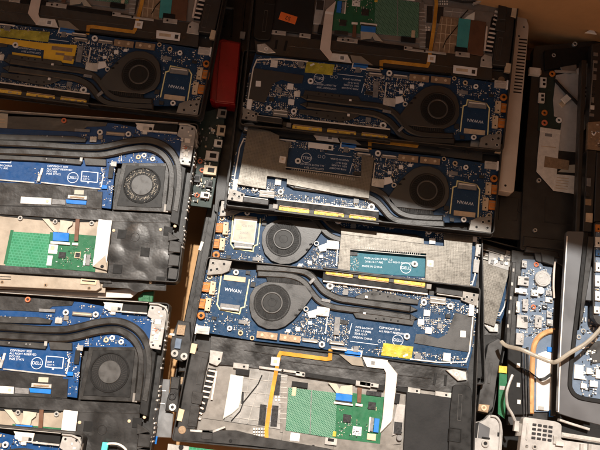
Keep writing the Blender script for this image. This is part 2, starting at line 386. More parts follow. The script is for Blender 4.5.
    # slot for the radio card
    part('card_outline', mb, fr, ('l', [(221.5, 273.5), (217, 304.5), (220, 309.5), (239.5, 313.8), (241, 308), (244.5, 307), (249.5, 279)], 1.25, -5, -4.4, 'outline'),
         ('r', 234.7, 278.6, 22, 5.2, -5, -4.3, 'tan'))
    part('card_socket', mb, fr, ('r', 229.8, 307.3, 19.5, 6.2, -5, -2.4, 'chipgrey'), ('r', 229.8, 308.8, 17, 1.4, -2.5, -2.1, 'offwhite'))
    part('silkscreen', mb, fr, ('t', 'WWAN', 233, 290.6, 3.6, 'print', -4.96, -2), ('o', 397.8, 340.3, 4.9, 5.7, -5, -4.9, 'print'), ('t', 'DELL', 397.8, 340.3, 3.1, 'print', -4.93, 0),
         ('t', 'PWB LA-G441P', 355.5, 327, 2, 'print', -4.95, 0, 1), ('t', 'REV: 1.0 (A00)', 355, 330.3, 2, 'print', -4.95, 0, 1), ('t', '2018-12-17', 354.5, 333.4, 2, 'print', -4.95, 0, 1), ('t', 'MADE IN CHINA', 352.5, 337, 2, 'print', -4.95, 0, 1),
         ('t', 'COPYRIGHT 2019', 379, 327.4, 2, 'print', -4.95, 0, 1), ('t', 'ALL RIGHT RESERVED', 379, 331, 2, 'print', -4.95, 0, 1), ('o', 379.5, 341.2, 1.3, 1.8, -5, -4.95, 'print'), ('o', 384, 341.8, 1.3, 1.8, -5, -4.95, 'print'),
         ('l', [(350, 341.2), (378, 344.8)], .5, -5, -4.95, 'print'), ('l', [(352, 323), (349, 334)], .6, -5, -4.95, 'print'))
    # cooling: fan, two heat pipes, brackets
    FB = [(266, 281.5), (284, 283), (305, 285.5), (311, 291), (312.3, 296.5), (303, 309), (294, 319.5), (285, 326.5), (277, 329.3), (267, 329), (258, 325), (251.5, 317), (249, 306), (250, 295), (254.5, 287)]
    f = part('fan', t, fr, ('pr', FB, -9, -2, 'fan_grey', 1.5), *[('r', x, y, 3, 1.6, -2.1, -1.2, 'dark', 20) for x, y in ((300, 309.5), (296, 315))], ('o', 306, 309, 1.5, 2.7, -5, -2.6, 'silver'))
    part('fan_ring', f, fr, ('o', 272, 302.6, 17.2, 18.6, -2.1, -1.4, 'fan_dark'), ('c', 272, 302.6, 17.2, -3, -1.95, 'dark', 40), *[('r', 272+14*math.cos(a), 302.6+14*math.sin(a), 5.4, .5, -2, -1.75, 'fan_dark', -math.degrees(a)+28) for a in [k*6.2832/38 for k in range(38)]])
    part('fan_hub', f, fr, ('o', 272, 302.6, 9.2, 11, -2, -1, 'hub_grey'), ('c', 272, 302.6, 9.2, -2, -1.5, 'fan_dark', 32), ('o', 272, 302.6, 4, 4.4, -2, -1.4, 'matte_panel'))
    part('cooling_fins', t, fr, ('p', [(266, 277), (290, 278), (303, 284), (303, 287), (268, 283)], -7, -2.8, 'dark'), *[('l', [(270+i*2.2, 278.2+i*.25), (269.6+i*2.2, 282.5+i*.3)], .6, -5, -2.6, 'pipe') for i in range(15)])
    for i, pts in enumerate(([(256, 267.5), (285, 269), (302, 271), (311, 275.5), (318, 284), (325, 291.5), (338, 298), (352, 300.5), (375, 303.8), (411, 309)], [(257, 273.6), (284, 275), (297, 277.8), (305, 283), (311, 291), (319, 300.2), (331, 306.2), (345, 308.7), (375, 312.3), (411, 317.5)])):
        e = pts[-1]
        part('heat_pipe', t, fr, ('l', spline(pts, 5), 7.3-(i == 1)*.6, -5, -1.8-i*.2, 'pipe', 1.5), ('p', [(e[0]-.5, e[1]-3.4), (e[0]+7, e[1]+.8), (e[0]-1, e[1]+3.4)], -5, -2.2, 'pipe', .5))
    part('pipe_bracket', t, fr, ('p', [(355, 296.5), (364, 292.5), (373, 290.5), (384, 292.3), (419, 300), (418, 304.5), (356, 298.5)], -5, -2.6, 'greyplate', .5), *[('c', x, y, .9, -2.7, -2.3, 'dark', 10) for x, y in ((372, 294), (380, 294), (388, 296.5), (400, 299.5))],
         ('p', [(353, 313), (360, 312), (415, 319), (413, 325.5), (356, 318)], -5, -2.6, 'greyplate', .5), *[('c', x, y, .9, -2.7, -2.3, 'dark', 10) for x, y in ((376, 318.6), (384, 319), (391, 320), (398, 321))],
         ('r', 326, 300.5, 9, 3, -3, -1.2, 'chipgrey', -4), ('r', 312, 281, 3, 7, -3, -1.2, 'chipgrey', -40), ('r', 366.5, 297, 2.6, 2.6, -2.8, -1.2, 'white'), ('r', 364.5, 313.3, 2.6, 2, -2.8, -1.2, 'white'))
    part('insulating_film', t, fr, ('p', [(455, 312.5), (468, 315.5), (475, 318), (472.5, 344), (468, 352), (440, 347.5), (414, 343), (416, 334), (424, 334), (438, 338.5), (447, 334)], -4.4, -4.1, 'fan_grey'), ('r', 463, 334, 5.4, 6.4, -4.2, -3.9, 'white', 3))
    part('board_edge', t, fr, ('l', [(473, 317), (469.5, 352), (466, 362), (440, 362.5), (410, 359)], 1.3, -5, -3.6, 'offwhite'), ('l', [(255, 343), (330, 352), (362, 356), (412, 362.6), (467, 369)], 1.6, -9, -4.2, 'dark'))
    part('yellow_tape', t, fr, ('p', [(383.5, 343), (413.5, 346.7), (411.5, 359.3), (381, 355.3)], -4.6, -4.2, 'yellow_film'), ('r', 405.5, 355.5, 5, 2, -4.3, -4, 'foam_white', 30))
    # palm rest side
    part('battery_film', t, fr, ('p', [(211, 336), (256, 342), (330, 352), (467, 369.5), (470, 388), (452, 393), (404, 387), (364, 386), (300, 377), (262, 369), (236, 366), (209, 364)], -7, -6, 'mylar'),
         ('l', [(244, 350), (281, 356)], .8, -6.1, -5.4, 'mylar'), ('l', [(288, 361), (365, 370.5), (432, 378.5)], .9, -6.1, -5.3, 'mylar'), ('l', [(436, 373), (434, 385)], 2.6, -6.1, -5.5, 'dark'), ('l', [(446, 375), (445, 386)], 2.6, -6.1, -5.5, 'dark'))
    part('palm_rest_plate', t, fr, ('p', [(211, 360), (290, 370), (470, 392), (470, 462), (300, 452), (176, 437), (198, 372)], -11.4, -8, 'plate'))
    part('keyboard_plate', t, fr, ('p', [(243, 366), (288, 372), (284, 430), (224, 421)], -8.2, -7.2, 'key_plate'), *[('l', [(251+i*9.5, 369+i*1.2), (247+i*9.5, 392+i*1.2), (238+i*9.5, 422+i*1.2)], .7, -7.2, -6.7, 'steel') for i in range(4)], *[('l', [(243-j*4.5, 378+j*13), (285-j*.8, 383+j*13.4)], .7, -7.2, -6.75, 'steel') for j in range(4)],
         ('l', [(262, 375), (258, 384), (243.5, 402), (240, 411), (231, 421)], .9, -7.2, -5.8, 'dark'), ('p', [(216, 366), (244, 370), (223, 421), (202, 418)], -8.2, -7.3, 'plate'), ('p', [(230.5, 374.5), (243.5, 376.5), (241, 399), (238.5, 408), (232, 414), (223, 419)], -7.4, -5.6, 'foam_white', .8),
         ('r', 242.5, 398, 2.2, 12, -7.3, -6.8, 'chip', 6), *[('r', x, y, 6.5, 21, -7.2, -6.6, 'chip', 2) for x, y in ((262.5, 415), (274.5, 416), (277, 385))],
         *[('r', 283, 377+i*5.2, 8, 1, -7.2, -6.7, 'steel', 4) for i in range(9)], *[('r', 254+i*2.6, 429+j*3.2, 1.6, 2, -7.2, -6.5, 'offwhite') for i in range(5) for j in range(3)], *[('r', 276+i*3, 397+j*3, 2, 2, -7.2, -6.6, 'offwhite') for i in range(2) for j in range(2)])
    part('rib_strip', t, fr, *[('r', 212-i*1.4+(i > 5)*-2, 371+i*5.2, 7.4, 1.8, -8, -5.5, 'pinkribbon', -4-(i > 5)*14) for i in range(10)], ('p', [(208, 368), (216, 369), (205, 412), (198, 414)], -8, -6.6, 'dark'), ('l', [(216.5, 371), (211.5, 400)], 2, -7.5, -5.2, 'pinkribbon'))
    part('speaker', t, fr, ('p', [(192, 350), (210, 352.5), (205.5, 372), (199.5, 405), (195, 430), (177, 428), (183, 392)], -10, -2.2, 'black_plastic', .8), ('rim', [(201.5, 357), (206.5, 357.6), (200.5, 385), (195.5, 384)], .5, -2.3, -1.7, 'hub_grey', .5), ('pr', [(192.5, 391), (203.5, 393), (201, 405), (191, 403)], -3, -1.3, 'dull_plastic', .8), ('pr', [(190.5, 405.5), (200, 407), (196.5, 427), (187.5, 426)], -3, -1.5, 'dull_plastic', .8))
    for x, y in ((193, 348.5), (180, 415)):
        part('foam_pad', t, fr, ('r', x, y, 6.5, 10 if y < 380 else 12, -6, -1, 'tan', -6))
    part('speaker', t, fr, ('pr', [(453, 384.5), (466, 385), (471.5, 388), (471, 463), (448, 460), (450, 410)], -10, -2, 'fan_dark', 4), ('rim', [(458.5, 394), (462.5, 394.5), (461, 421), (457, 420.5)], .5, -2.1, -1.5, 'hub_grey', .4), ('rim', [(449, 427.5), (461.5, 429), (460.5, 443), (448, 441)], .7, -2.1, -1.5, 'dark', .4))
    part('bracket', t, fr, ('p', [(446, 370), (455, 369), (466, 372), (467, 380), (458, 381)], -7, -3.4, 'silver', .5), ('o', 456.5, 374.5, 1.2, 2.2, -3.5, -3, 'white'))
    for pts in ([(210, 350), (223, 352), (221, 362), (217, 366), (209, 363)], [(233.5, 362.5), (249, 364.5), (248.5, 370), (233, 368)], [(259, 366), (300, 371.5), (300, 374), (259, 368.5)], [(296, 371), (305, 372.5), (304.5, 377), (295.5, 375.5)], [(356, 380.5), (371, 382.5), (370.5, 388), (355.5, 385.5)], [(360, 381), (379, 384), (378.5, 388), (359.5, 385)], [(408, 387), (420.5, 389), (420, 394.5), (407.5, 392)], [(435.5, 391), (451.5, 393), (451, 398.5), (435, 396.2)]):
        c = (sum(p[0] for p in pts)/len(pts), sum(p[1] for p in pts)/len(pts))
        part('bracket', t, fr, ('p', pts, -7, -4.6, 'steel', .3), ('c', c[0]+3, c[1]+.4, 1.2, -4.7, -4.4, 'dark', 10))
    for q in ([(306, 372.5), (356, 380), (355.5, 384.5), (305.5, 377)], [(292, 381), (308, 383), (307.5, 388.5), (291.5, 386)], [(378, 384.5), (385, 385.5), (384, 391), (377, 390)], [(236, 367.5), (249.5, 369.5), (249, 376), (235.5, 374)], [(397, 386), (409, 388), (408.5, 393), (396.5, 391)], [(394, 393), (400.5, 394), (399, 404), (393, 403)]):
        part('black_pad', t, fr, ('p', q, -7, -4.8, 'dark'))
    part('card_panel', t, fr, ('p', [(406.5, 391.5), (430, 394.5), (451.5, 397.5), (449.5, 425), (447.5, 462), (403, 458)], -8, -4.4, 'matte_panel', .5))
    # touchpad
    tp = part('touchpad', t, fr, ('p', [(281, 380), (405, 396), (401, 444), (374, 447), (280, 432)], -8.6, -7, 'plate'), ('p', [(288.5, 387.5), (337.5, 393), (335, 438.5), (285.5, 430.5)], -7, -5.8, 'pad_green'), ('p', [(337.5, 391), (384, 397), (380, 444), (335, 438.5)], -7, -5.9, 'pcb_green'),
              ('r', 294, 391.5, 4, 9, -5.9, -5.5, 'tan'), ('l', [(311.5, 390.5), (310, 434)], .8, -5.9, -5.6, 'chipgrey'))
    part('surface_components', tp, fr, *scatter([(339, 406), (381, 408), (377, 442), (337, 436)], 90, -5.9, .4, 1.2), kind='stuff')
    for c in ((372, 405.8, 7.5, 7.5, 'chip'), (347, 418.5, 8, 8, 'chip'), (374, 393.6, 15, 4.6, 'chip')): part('chip', tp, fr, ('r', *c[:4], -5.9, -4.9, c[4]))
    part('barcode_sticker', tp, fr, ('r', 357, 431, 9, 9, -5.9, -5.6, 'white'), *[('r', 354+random.randrange(6)*1.2, 428+random.randrange(6)*1.2, 1, 1, -5.7, -5.5, 'chip') for _ in range(14)])
    part('flat_cable', tp, fr, ('p', [(328, 382.5), (337, 384), (341, 392), (337, 394)], -5.4, -4.6, 'cream'), ('p', [(341, 386), (352.5, 385), (352.5, 395), (337, 393)], -5, -4.4, 'cream'), ('p', [(336, 393), (352.3, 395), (352, 402), (335.5, 400)], -5, -4.2, 'blue_tab'), ('p', [(334, 401.5), (353, 404), (352.8, 406), (333.8, 403.5)], -6, -4, 'offwhite'), ('p', [(335.5, 400), (352, 402), (352, 404), (335.5, 401.8)], -6, -4.1, 'chip'))
    part('brown_cable', tp, fr, ('p', [(357.5, 387.5), (362, 388), (361, 403), (357, 402.5)], -5.2, -4.6, 'brown_strip'), ('r', 359, 405, 7, 2.4, -6, -4.5, 'offwhite'))
    part('yellow_part', tp, fr, ('r', 334.5, 434, 3.4, 5, -5.9, -4.7, 'gold')); part('tan_part', tp, fr, ('r', 371.5, 437, 9, 6.5, -5.9, -5, 'tan'))
    part('palm_rest_edge', t, fr, ('p', [(283, 430), (334, 439), (333, 450), (281, 443)], -7.5, -6, 'plate'), ('p', [(334, 438), (400, 446), (399, 458), (333, 450)], -7.5, -6.1, 'plate'), ('r', 295, 437, 9.5, 8, -6.1, -5.8, 'white'), ('c', 313, 447, 2.2, -6.2, -5.7, 'dark'), ('r', 331, 441.5, 12, 7, -6.2, -4.2, 'steel'), ('r', 331, 440, 6, 3, -4.3, -3.8, 'dark'))
    part('front_bar', t, fr, ('p', [(174, 427), (198, 430), (236, 430.5), (262, 437), (330, 449), (330, 455.5), (250, 446), (172, 440)], -11, -1.6, 'black_plastic', .6), ('r', 207, 435, 11, 9, -2, -1.2, 'dull_plastic'), ('c', 230.5, 441, 1.7, -1.7, -1.2, 'dark'), ('l', [(190, 430.5), (212, 432), (225, 427)], 2, -6, -1.2, 'silver'), ('c', 182, 430, 4, -3, -1.1, 'brownpad'))
    # cables
    part('orange_cable', t, fr, ('l', [(330.5, 349), (330.2, 358.5), (326, 359), (300, 355.5), (280.6, 353), (279, 356), (276, 372), (271, 398), (266.5, 428), (266.5, 440), (271, 446), (290, 449)], 3.9, -5.4, -4.9, 'orange_film', .1), ('r', 275.3, 361.5, 8.6, 8.6, -4.9, -4.6, 'white'), ('r', 275.3, 361.5, 4, 4, -4.7, -4.5, 'tan'))
    part('ribbon_cable', t, fr, ('p', [(337, 352.5), (361, 356), (364, 366.5), (352, 365)], -5, -4.5, 'cable_grey'), ('p', [(362, 356), (388, 360), (385, 369), (367, 367)], -4.8, -4.3, 'offwhite'), ('p', [(386.5, 360), (397.5, 374), (392.5, 417), (383, 415.5), (386, 373), (383.5, 368)], -4.6, -4.1, 'pinkribbon'), ('p', [(383, 415.5), (392.5, 417), (392, 420), (382.6, 418.5)], -4.6, -4, 'white'), ('p', [(382.6, 418.5), (392, 420), (391, 422), (380, 433)], -4.6, -4.1, 'pinkribbon'), ('r', 373, 363, 7, 6.5, -4.3, -4.1, 'white'), ('r', 373, 363, 4, 4, -4.2, -4, 'chipgrey'),
         ('r', 376.5, 425.5, 5, 14, -5.5, -3.9, 'blue_tab'), ('r', 371.8, 424.5, 3.4, 14, -5.8, -3.8, 'chipgrey'), ('r', 369.6, 424.5, 1.5, 15, -5.8, -3.8, 'offwhite'), ('p', [(345, 350), (361, 352.5), (360.5, 357.5), (344.5, 355)], -5.5, -4.2, 'blue_tab'), ('l', [(344, 349), (362, 351.4), (361, 357)], 1.2, -5.5, -3.8, 'offwhite'))
    part('white_bracket', t, fr, ('p', [(397, 404), (405.5, 405), (402.5, 432), (392, 436), (394, 418)], -8, -5.2, 'plastic_light', .5), ('r', 398, 428, 8, 12, -5.3, -4.5, 'chip'), ('c', 399.5, 438, 3, -7, -4, 'chipgrey'))
    return t

base4 = build_a()
tag(base4, 'opened laptop base showing its orange cable and green touchpad board, nearest in the middle stack', 'laptop', GA)
LA = {k: F4.L(*v, -.003) for k, v in dict(fan=(272, 302.6), logo=(397.8, 340.3), tl=(207, 256), bl=(171, 441), tr=(481, 287), br=(474, 470)).items()}
def place(fr, label):
    o = dup(base4); o.matrix_world = fr.M; o['label'] = label; return o
def kid(o, *names): return [c for c in o.children if c.name.split('.')[0] in names]

F1 = pose(LA['fan'], (436.7, 109), LA['logo'], (320.4, 78), .008, 3)
F2 = pose(LA['fan'], (426.8, 190.8), LA['logo'], (307, 157.4), 0, 1)
F3 = pose(LA['fan'], (283.7, 239.2), LA['logo'], (405.8, 268), -.0145)
F5 = pose(LA['fan'], (140, 75), LA['logo'], (23.5, 41.5), .016, 3)
F6 = pose(LA['tl'], (206, 218), LA['bl'], (168, 410), -.029, mid=False)
F7 = pose(LA['tr'], (524, 249), LA['br'], (491, 425), -.030, mid=False)
base1 = place(F1, 'shadowed laptop base with small orange sticker on black panel, farthest in the middle stack')
base2 = place(F2, 'laptop base half in shadow, metal sheet over its board, second farthest of middle stack')
base3 = place(F3, 'laptop base with white card and teal window in its metal sheet, under the nearest one')
base5 = place(F5, 'shadowed laptop base with bright yellow label tape on its board, in the far left stack')
base6 = place(F6, 'buried laptop base of which only the black left edge shows beside the cardboard gap')
base7 = place(F7, 'buried laptop base whose corner peeps out between middle stack and copper pipe board')

for c in kid(base6, 'usb_socket', 'audio_socket', 'metal_socket', 'corner_plate', 'foam_pad', 'main_board', 'speaker'):
    for s_ in list(c.children): bpy.data.objects.remove(s_)
    bpy.data.objects.remove(c)
part('side_cover', base6, F6, ('p', [(208, 203), (219, 204.5), (208, 262), (195, 335), (189, 372), (178, 372), (184, 320), (196, 262)], -9, 4, 'black_plastic', 1.2), ('l', [(211, 206), (200, 262), (190, 318)], 1, 3.5, 4.6, 'dull_plastic'), ('l', [(205, 262), (194, 325)], 1.6, 3.5, 4.8, 'dull_plastic'))
part('foam_pad', base6, F6, ('r', 201, 246, 3, 9, 3, 5, 'offwhite', -10))
def shield(o):
    fr = F3
    part('metal_sheet', o, fr, ('p', [(341, 228), (373, 231), (424, 238.5), (424, 244), (341, 234)], -4.2, -.9, 'shield'), ('p', [(341, 233), (424, 244), (444, 246), (444, 232.5), (473, 236), (469.5, 297), (448, 294), (436, 289), (436, 284), (425, 282), (426, 253.7), (350.5, 249), (350, 272), (337.5, 270)], -4.6, -1.3, 'shield', .3),
         ('l', [(350, 249.5), (427, 256)], .8, -4, -1.1, 'steel'), *[('l', [(357+i*2.1, 245.5+i*.25), (356.8+i*2.1, 247.8+i*.25)], .7, -1.5, -1.1, 'steel') for i in range(31)],
         *[('l', [(447+i*2.4, 240+i*.3), (443.5+i*2.4, 291+i*.3)], .5, -1.5, -1.24, 'shield') for i in range(9)], *[('l', [(445, 246+j*4), (470, 249+j*4)], .5, -1.5, -1.24, 'shield') for j in range(11)],
         ('pr', [(427.5, 259.5), (434, 260.5), (433.5, 267.5), (427, 266.5)], -4.5, -.9, 'offwhite', .8), ('c', 430.5, 264, 1.2, -1, -.7, 'tan'))
    for c in kid(o, 'pipe_bracket', 'insulating_film', 'yellow_tape'): bpy.data.objects.remove(c)
shield(base2); shield(base3); shield(base7)
part('edge_socket', base3, F3, ('p', [(476.5, 243), (481.5, 244), (480, 257), (475, 256)], -5, -2, 'plastic_light', .4), *[('c', 480-i*.8, 246+i*9, 1.1, -2.1, -1.6, 'dark', 8) for i in range(2)])
part('edge_socket', base3, F3, ('p', [(474, 259), (480, 260), (478.5, 273), (472.8, 272)], -5, -2.6, 'plastic_light', .4))
part('edge_socket', base7, F7, ('p', [(489, 252), (512, 258), (516, 262), (514, 272), (506, 270), (488, 264)], -5, -1, 'plastic_light', .4), *[('r', random.uniform(490, 511), random.uniform(256, 267), random.uniform(2, 5), random.uniform(1.5, 4), -1.2, random.uniform(-.7, .4), random.choice(('white', 'offwhite', 'chipgrey', 'pcb_pale'))) for _ in range(16)])
part('edge_socket', base7, F7, ('p', [(510.5, 272), (516.5, 274), (511.5, 300), (505.5, 299)], -5, -1.6, 'plastic_light', .4), *[('c', 514-i*1.6, 277+i*8, 1.1, -1.7, -1.2, 'dark', 8) for i in range(3)])
part('window_board', base3, F3, ('p', [(350.5, 249.8), (426, 254.5), (425, 277), (350, 272)], -4.75, -4.55, 'pcb_teal'), ('t', 'PWB LA-G441P REV: 1.0', 364, 258, 2, 'print', -4.5, 0, 1), ('t', '2018-12-17 A00', 365, 261.5, 2, 'print', -4.5, 0, 1), ('t', 'MADE IN CHINA', 362, 266, 2, 'print', -4.5, 0, 1), ('t', 'ALL RIGHT RESERVED', 388, 262, 1.8, 'print', -4.5, 0, 1),
     ('o', 405.8, 268, 4.8, 5.6, -4.6, -4.4, 'print'), ('t', 'DELL', 405.8, 268, 3, 'print', -4.45), *screw(415, 264.3, 3, -4.6, -3.4, 'white'))
c = part('radio_card', base3, F3, ('p', [(234.5, 216.3), (257.5, 219), (254, 245), (231.5, 242)], -4, -2, 'offwhite'))
part('card_label', c, F3, ('p', [(236, 219.5), (256, 222), (253.5, 243), (232.8, 240)], -2, -1.8, 'cream'), ('r', 239, 227, 5, 5, -1.9, -1.7, 'tan'), ('t', 'PCIe SSD', 247, 226, 2.2, 'chipgrey', -1.75, 0), ('t', '256GB', 244, 233, 2.2, 'chipgrey', -1.75, 0), ('t', 'CE FC', 243, 238, 2.2, 'chipgrey', -1.75, 0))
part('white_label', base2, F2, ('p', [(308.5, 142), (333.5, 145), (333, 150.5), (308, 147.5)], -4, -3.7, 'white'), ('r', 330, 147.5, 3, 3, -3.8, -3.6, 'chip'))
part('orange_sticker', base1, F1, ('p', [(281, 11.5), (297.5, 16.8), (295, 24.3), (278.5, 19)], -4, -3.6, 'sticker_orange'), ('t', '52', 288, 18, 4, 'chip', -3.5, -10))
for b, f, dx, dy in ((base1, F1, 0, 0), (base5, F5, -297, -35)):
    part('white_label', b, f, ('p', [(453.5+dx, 65+dy), (477.5+dx, 68+dy), (476.5+dx, 76+dy), (453+dx, 73+dy)], -4.6, -4.2, 'white'), ('r', 473.5+dx, 71.7+dy, 3.6, 4, -4.3, -4.1, 'chip'), ('r', 462+dx, 70+dy, 12, 3, -4.3, -4.15, 'tan'))
    part('teal_foam', b, f, ('p', [(459+dx, 18+dy), (471+dx, 19.5+dy), (467+dx, 53.5+dy), (456+dx, 52+dy)], -7, -5, 'teal_foam'), ('p', [(471+dx, 19.5+dy), (486+dx, 22+dy), (483+dx, 56+dy), (467+dx, 53.5+dy)], -7, -5.4, 'brown_strip'))
    part('kapton_plate', b, f, ('p', [(441+dx, 16+dy), (459+dx, 18+dy), (456+dx, 55+dy), (432+dx, 51+dy)], -7, -6.4, 'brownpad'), *[('l', [(438+i*4.5+dx, 17+i*.5+dy), (434+i*5+dx, 51+i*.6+dy)], .7, -6.4, -6.1, 'tan') for i in range(1, 4)], *[('l', [(439-i*2+dx, 24+i*9+dy), (458-i*.8+dx, 26+i*9+dy)], .6, -6.4, -6.1, 'tan') for i in range(3)])
for o in kid(base5, 'yellow_tape'): bpy.data.objects.remove(o)
part('label_tape', base5, F5, ('p', [(-4, 37), (45, 43), (77, 45), (73, 64), (43, 59.5), (44, 50), (-4, 42)], -4.2, -3.6, 'label_yellow'), ('p', [(12, 52), (41, 56), (41, 59), (12, 55)], -4.2, -3.7, 'label_yellow'), ('r', 62, 49, 21, 4, -3.7, -3.55, 'brownpad'), ('r', 60, 54, 9, 2.4, -3.7, -3.55, 'brownpad'), ('r', 68, 58, 9, 5, -3.7, -3.55, 'brownpad'), ('p', [(-4, 28), (50, 32), (48, 42), (-4, 36)], -4.5, -4.2, 'yellow_film'))
# ------------------------------------------------------------------ laptop chassis with a square fan and sweeping heat pipes (left stack)
GB = 'opened laptop bases with a square fan'
FL = flat(110, 371.7, 0, -3.2)
LB = {k: FL.L(*v, -.003) for k, v in dict(fan=(110, 371.7), logo=(36.8, 363.4), tr=(168, 306), tl=(0, 293)).items()}
FM = pose(LB['fan'], (141.7, 185), LB['logo'], (73.4, 177.4), .005)
F8 = pose(LB['tr'], (82, 437), LB['tl'], (-88, 420), .012, mid=False)
def build_b():
    fr = FL
    t = thing('opened_laptop', fr, 'opened laptop base', 'laptop', GB)
    OUT = [(-165, 280), (170, 303), (147, 482), (-195, 462)]
    part('bottom_tray', t, fr, ('pr', OUT, -13, -11.5, 'black_plastic', 5), ('rim', OUT, 1.4, -13, 0, 'dull_plastic', 5), ('l', [(-160, 281.5), (148, 302.5)], .7, -6, .3, 'steel'), *[('r', 167.6-i*.62+random.uniform(-.4, .4), 322+i*4.6, 1.9, random.uniform(1.2, 2.6), -9, random.uniform(-1.5, .3), random.choice(('steel', 'plastic_light', 'offwhite')), random.uniform(-35, 10)) for i in range(27) if random.random() < .85])
    # main board
    BD = [(-160, 292), (0, 297), (80, 302), (146, 314), (158, 318), (150, 352), (137, 348), (82, 347), (77, 398), (60, 396), (60, 378), (-160, 364)]
    mb = part('main_board', t, fr, ('p', BD, -6.4, -5, 'pcb_navy'))
    av = [[(-10, 322), (80, 325), (120, 316), (150, 330), (150, 350), (0, 345)], [(-10, 342), (72, 349), (70, 377), (-10, 369)], [(44, 308), (100, 308), (100, 318), (44, 316)]]
    sm = scatter([(75, 303), (147, 314), (152, 330), (120, 314), (78, 322)], 50, -5, avoid=av) + scatter([(74, 343), (82, 345), (78, 396), (68, 394)], 45, -5) + scatter([(84, 338), (108, 330), (132, 338), (134, 347), (84, 346)], 60, -5) + scatter([(45, 315), (80, 318), (72, 325), (40, 323)], 30, -5) + scatter([(-5, 350), (4, 351), (3, 369), (-6, 368)], 14, -5) + scatter([(66, 352), (73, 353), (70, 376), (64, 375)], 26, -5) + scatter([(0, 316), (40, 319), (40, 324), (0, 321)], 22, -5)
    part('surface_components', mb, fr, *sm, kind='stuff')
    part('silkscreen', mb, fr, ('o', 36.8, 363.2, 5.2, 6.1, -5, -4.9, 'print'), ('t', 'DELL', 36.8, 363.2, 3.3, 'print', -4.93), ('t', 'COPYRIGHT 2020', 10, 350.3, 2.1, 'print', -4.95, 0, 1), ('t', 'ALL RIGHT RESERVED', 9.5, 353.3, 2.1, 'print', -4.95, 0, 1), ('t', 'DCC-001', 9.3, 356.2, 2.1, 'print', -4.95, 0, 1), ('t', 'PWB 27W72', 9, 359, 2.1, 'print', -4.95, 0, 1),
         ('l', [(46.5, 356), (63.5, 357.5)], .7, -5, -4.9, 'print'), ('l', [(63.5, 357.2), (62.5, 368.5)], .9, -5, -4.9, 'print'), ('l', [(46.5, 356), (45.5, 366.8)], .9, -5, -4.9, 'print'), ('l', [(45.2, 366.8), (62.5, 368.4)], .9, -5, -4.9, 'print'), ('r', 53, 368.5, 2, 2, -5, -4.9, 'print'), ('t', 'DDR 4', 50.5, 362, 1.8, 'print', -4.95), ('t', 'SLOT A', 50.8, 364.8, 1.6, 'print', -4.95),
         ('t', 'MADE IN CHINA', -38, 350, 2.2, 'print', -4.95), ('t', 'REV 1 A00', -38, 353, 2.2, 'print', -4.95), ('o', -54, 349, 1.2, 1.8, -5, -4.9, 'print'), ('l', [(-40, 342), (-28, 342.7), (-28.5, 347), (-41, 346.2), (-40, 342)], .6, -5, -4.9, 'print'))
    part('memory_slot_edge', mb, fr, ('l', [(-80, 363), (-4, 369.3)], 1.4, -5, -3.8, 'silver'), ('l', [(3, 369), (66, 376)], 1.4, -5, -3.8, 'silver'), ('r', 68, 366, 1.2, 16, -5, -3.8, 'offwhite', -4), ('r', 3, 359, 2.4, 12, -5, -3.6, 'offwhite', -8), ('r', 1, 364, 3, 8, -5, -3, 'silver', -8))
    for c in ((58.5, 320.5, 7, 6, 'silver'), (47, 310.5, 16, 3, 'chipgrey'), (66, 318, 5, 4.6, 'plate'), (77, 357, 5, 14, 'fan_dark'), (80, 348, 6, 5.5, 'steel'), (70, 374, 6, 4, 'blue_tab'), (113, 312, 5, 5, 'offwhite'), (36, 340, 5, 2.4, 'white'), (64, 339, 3, 2, 'white'), (2, 318, 3, 2.6, 'white')):
        part('chip', mb, fr, ('r', c[0], c[1], c[2], c[3], -5, -3.4, c[4]))
    part('ribbon_socket', mb, fr, ('l', [(72, 313.3), (92, 315)], 4, -5, -3, 'plate', .6), ('l', [(73, 313.2), (91, 314.8)], 1.2, -3.2, -2.7, 'tan'))
    for x, y in ((65.5, 312.5), (95.5, 314.5), (107, 306.5)): part('screw', mb, fr, *screw(x, y, 3, m='white'))
    part('red_screw', mb, fr, *screw(27.5, 299.5, 2.8, -5, -2.8, 'redpad'))
    for x, y, m in ((106, 340, 'tan'), (121, 342, 'offwhite'), (112, 338, 'white')): part('round_pad', mb, fr, ('o', x, y, 1.1, 2.7, -5, -4, m))
    part('insulating_film', t, fr, ('p', [(-160, 291), (10, 296), (74, 301.5), (72, 305.5), (52, 306.5), (46, 312), (0, 310), (-160, 303)], -4.8, -4.4, 'mylar'))
    part('hinge_plate', t, fr, ('p', [(150, 304.5), (167, 306), (166.5, 316), (160.5, 350), (148.5, 348), (152, 319), (147, 316)], -7, -2, 'plastic_light', .4), *[('r', random.uniform(151, 163), random.uniform(309, 344), random.uniform(1, 3.4), random.uniform(.8, 2.4), -2.1, random.uniform(-1.8, -1.2), random.choice(('white', 'offwhite', 'steel', 'chipgrey'))) for _ in range(22)], *[('c', x, y, 1.2, -2.1, -1.8, 'dark', 10) for x, y in ((153, 345), (152.5, 308), (160, 346), (163, 309))], ('o', 155.5, 329.5, 1, 1.9, -2.1, -1.5, 'redpad'), ('r', 158, 322, 6, 5, -2.1, -1.4, 'offwhite'), ('r', 156, 337, 5, 6, -2.1, -1.5, 'offwhite'), ('l', [(149, 303.5), (158, 304), (165, 307), (168, 312), (166, 330)], 1.8, -5, 0, 'steel', .5))
    part('hinge_gap', t, fr, ('p', [(120, 300), (148, 302), (147, 312.5), (120, 310.5)], -5.4, -4.2, 'dark'), ('l', [(121, 311.5), (147, 313.5)], 1.6, -6, -1.2, 'silver'))
    part('port_block', t, fr, ('p', [(103, 302), (123, 303.5), (121, 312), (108, 311)], -6, -2.6, 'offwhite', .5), ('r', 115, 308.5, 8, 4, -2.7, -2.2, 'steel'), ('r', 119, 308.8, 3, 3, -2.3, -1.9, 'dark'))
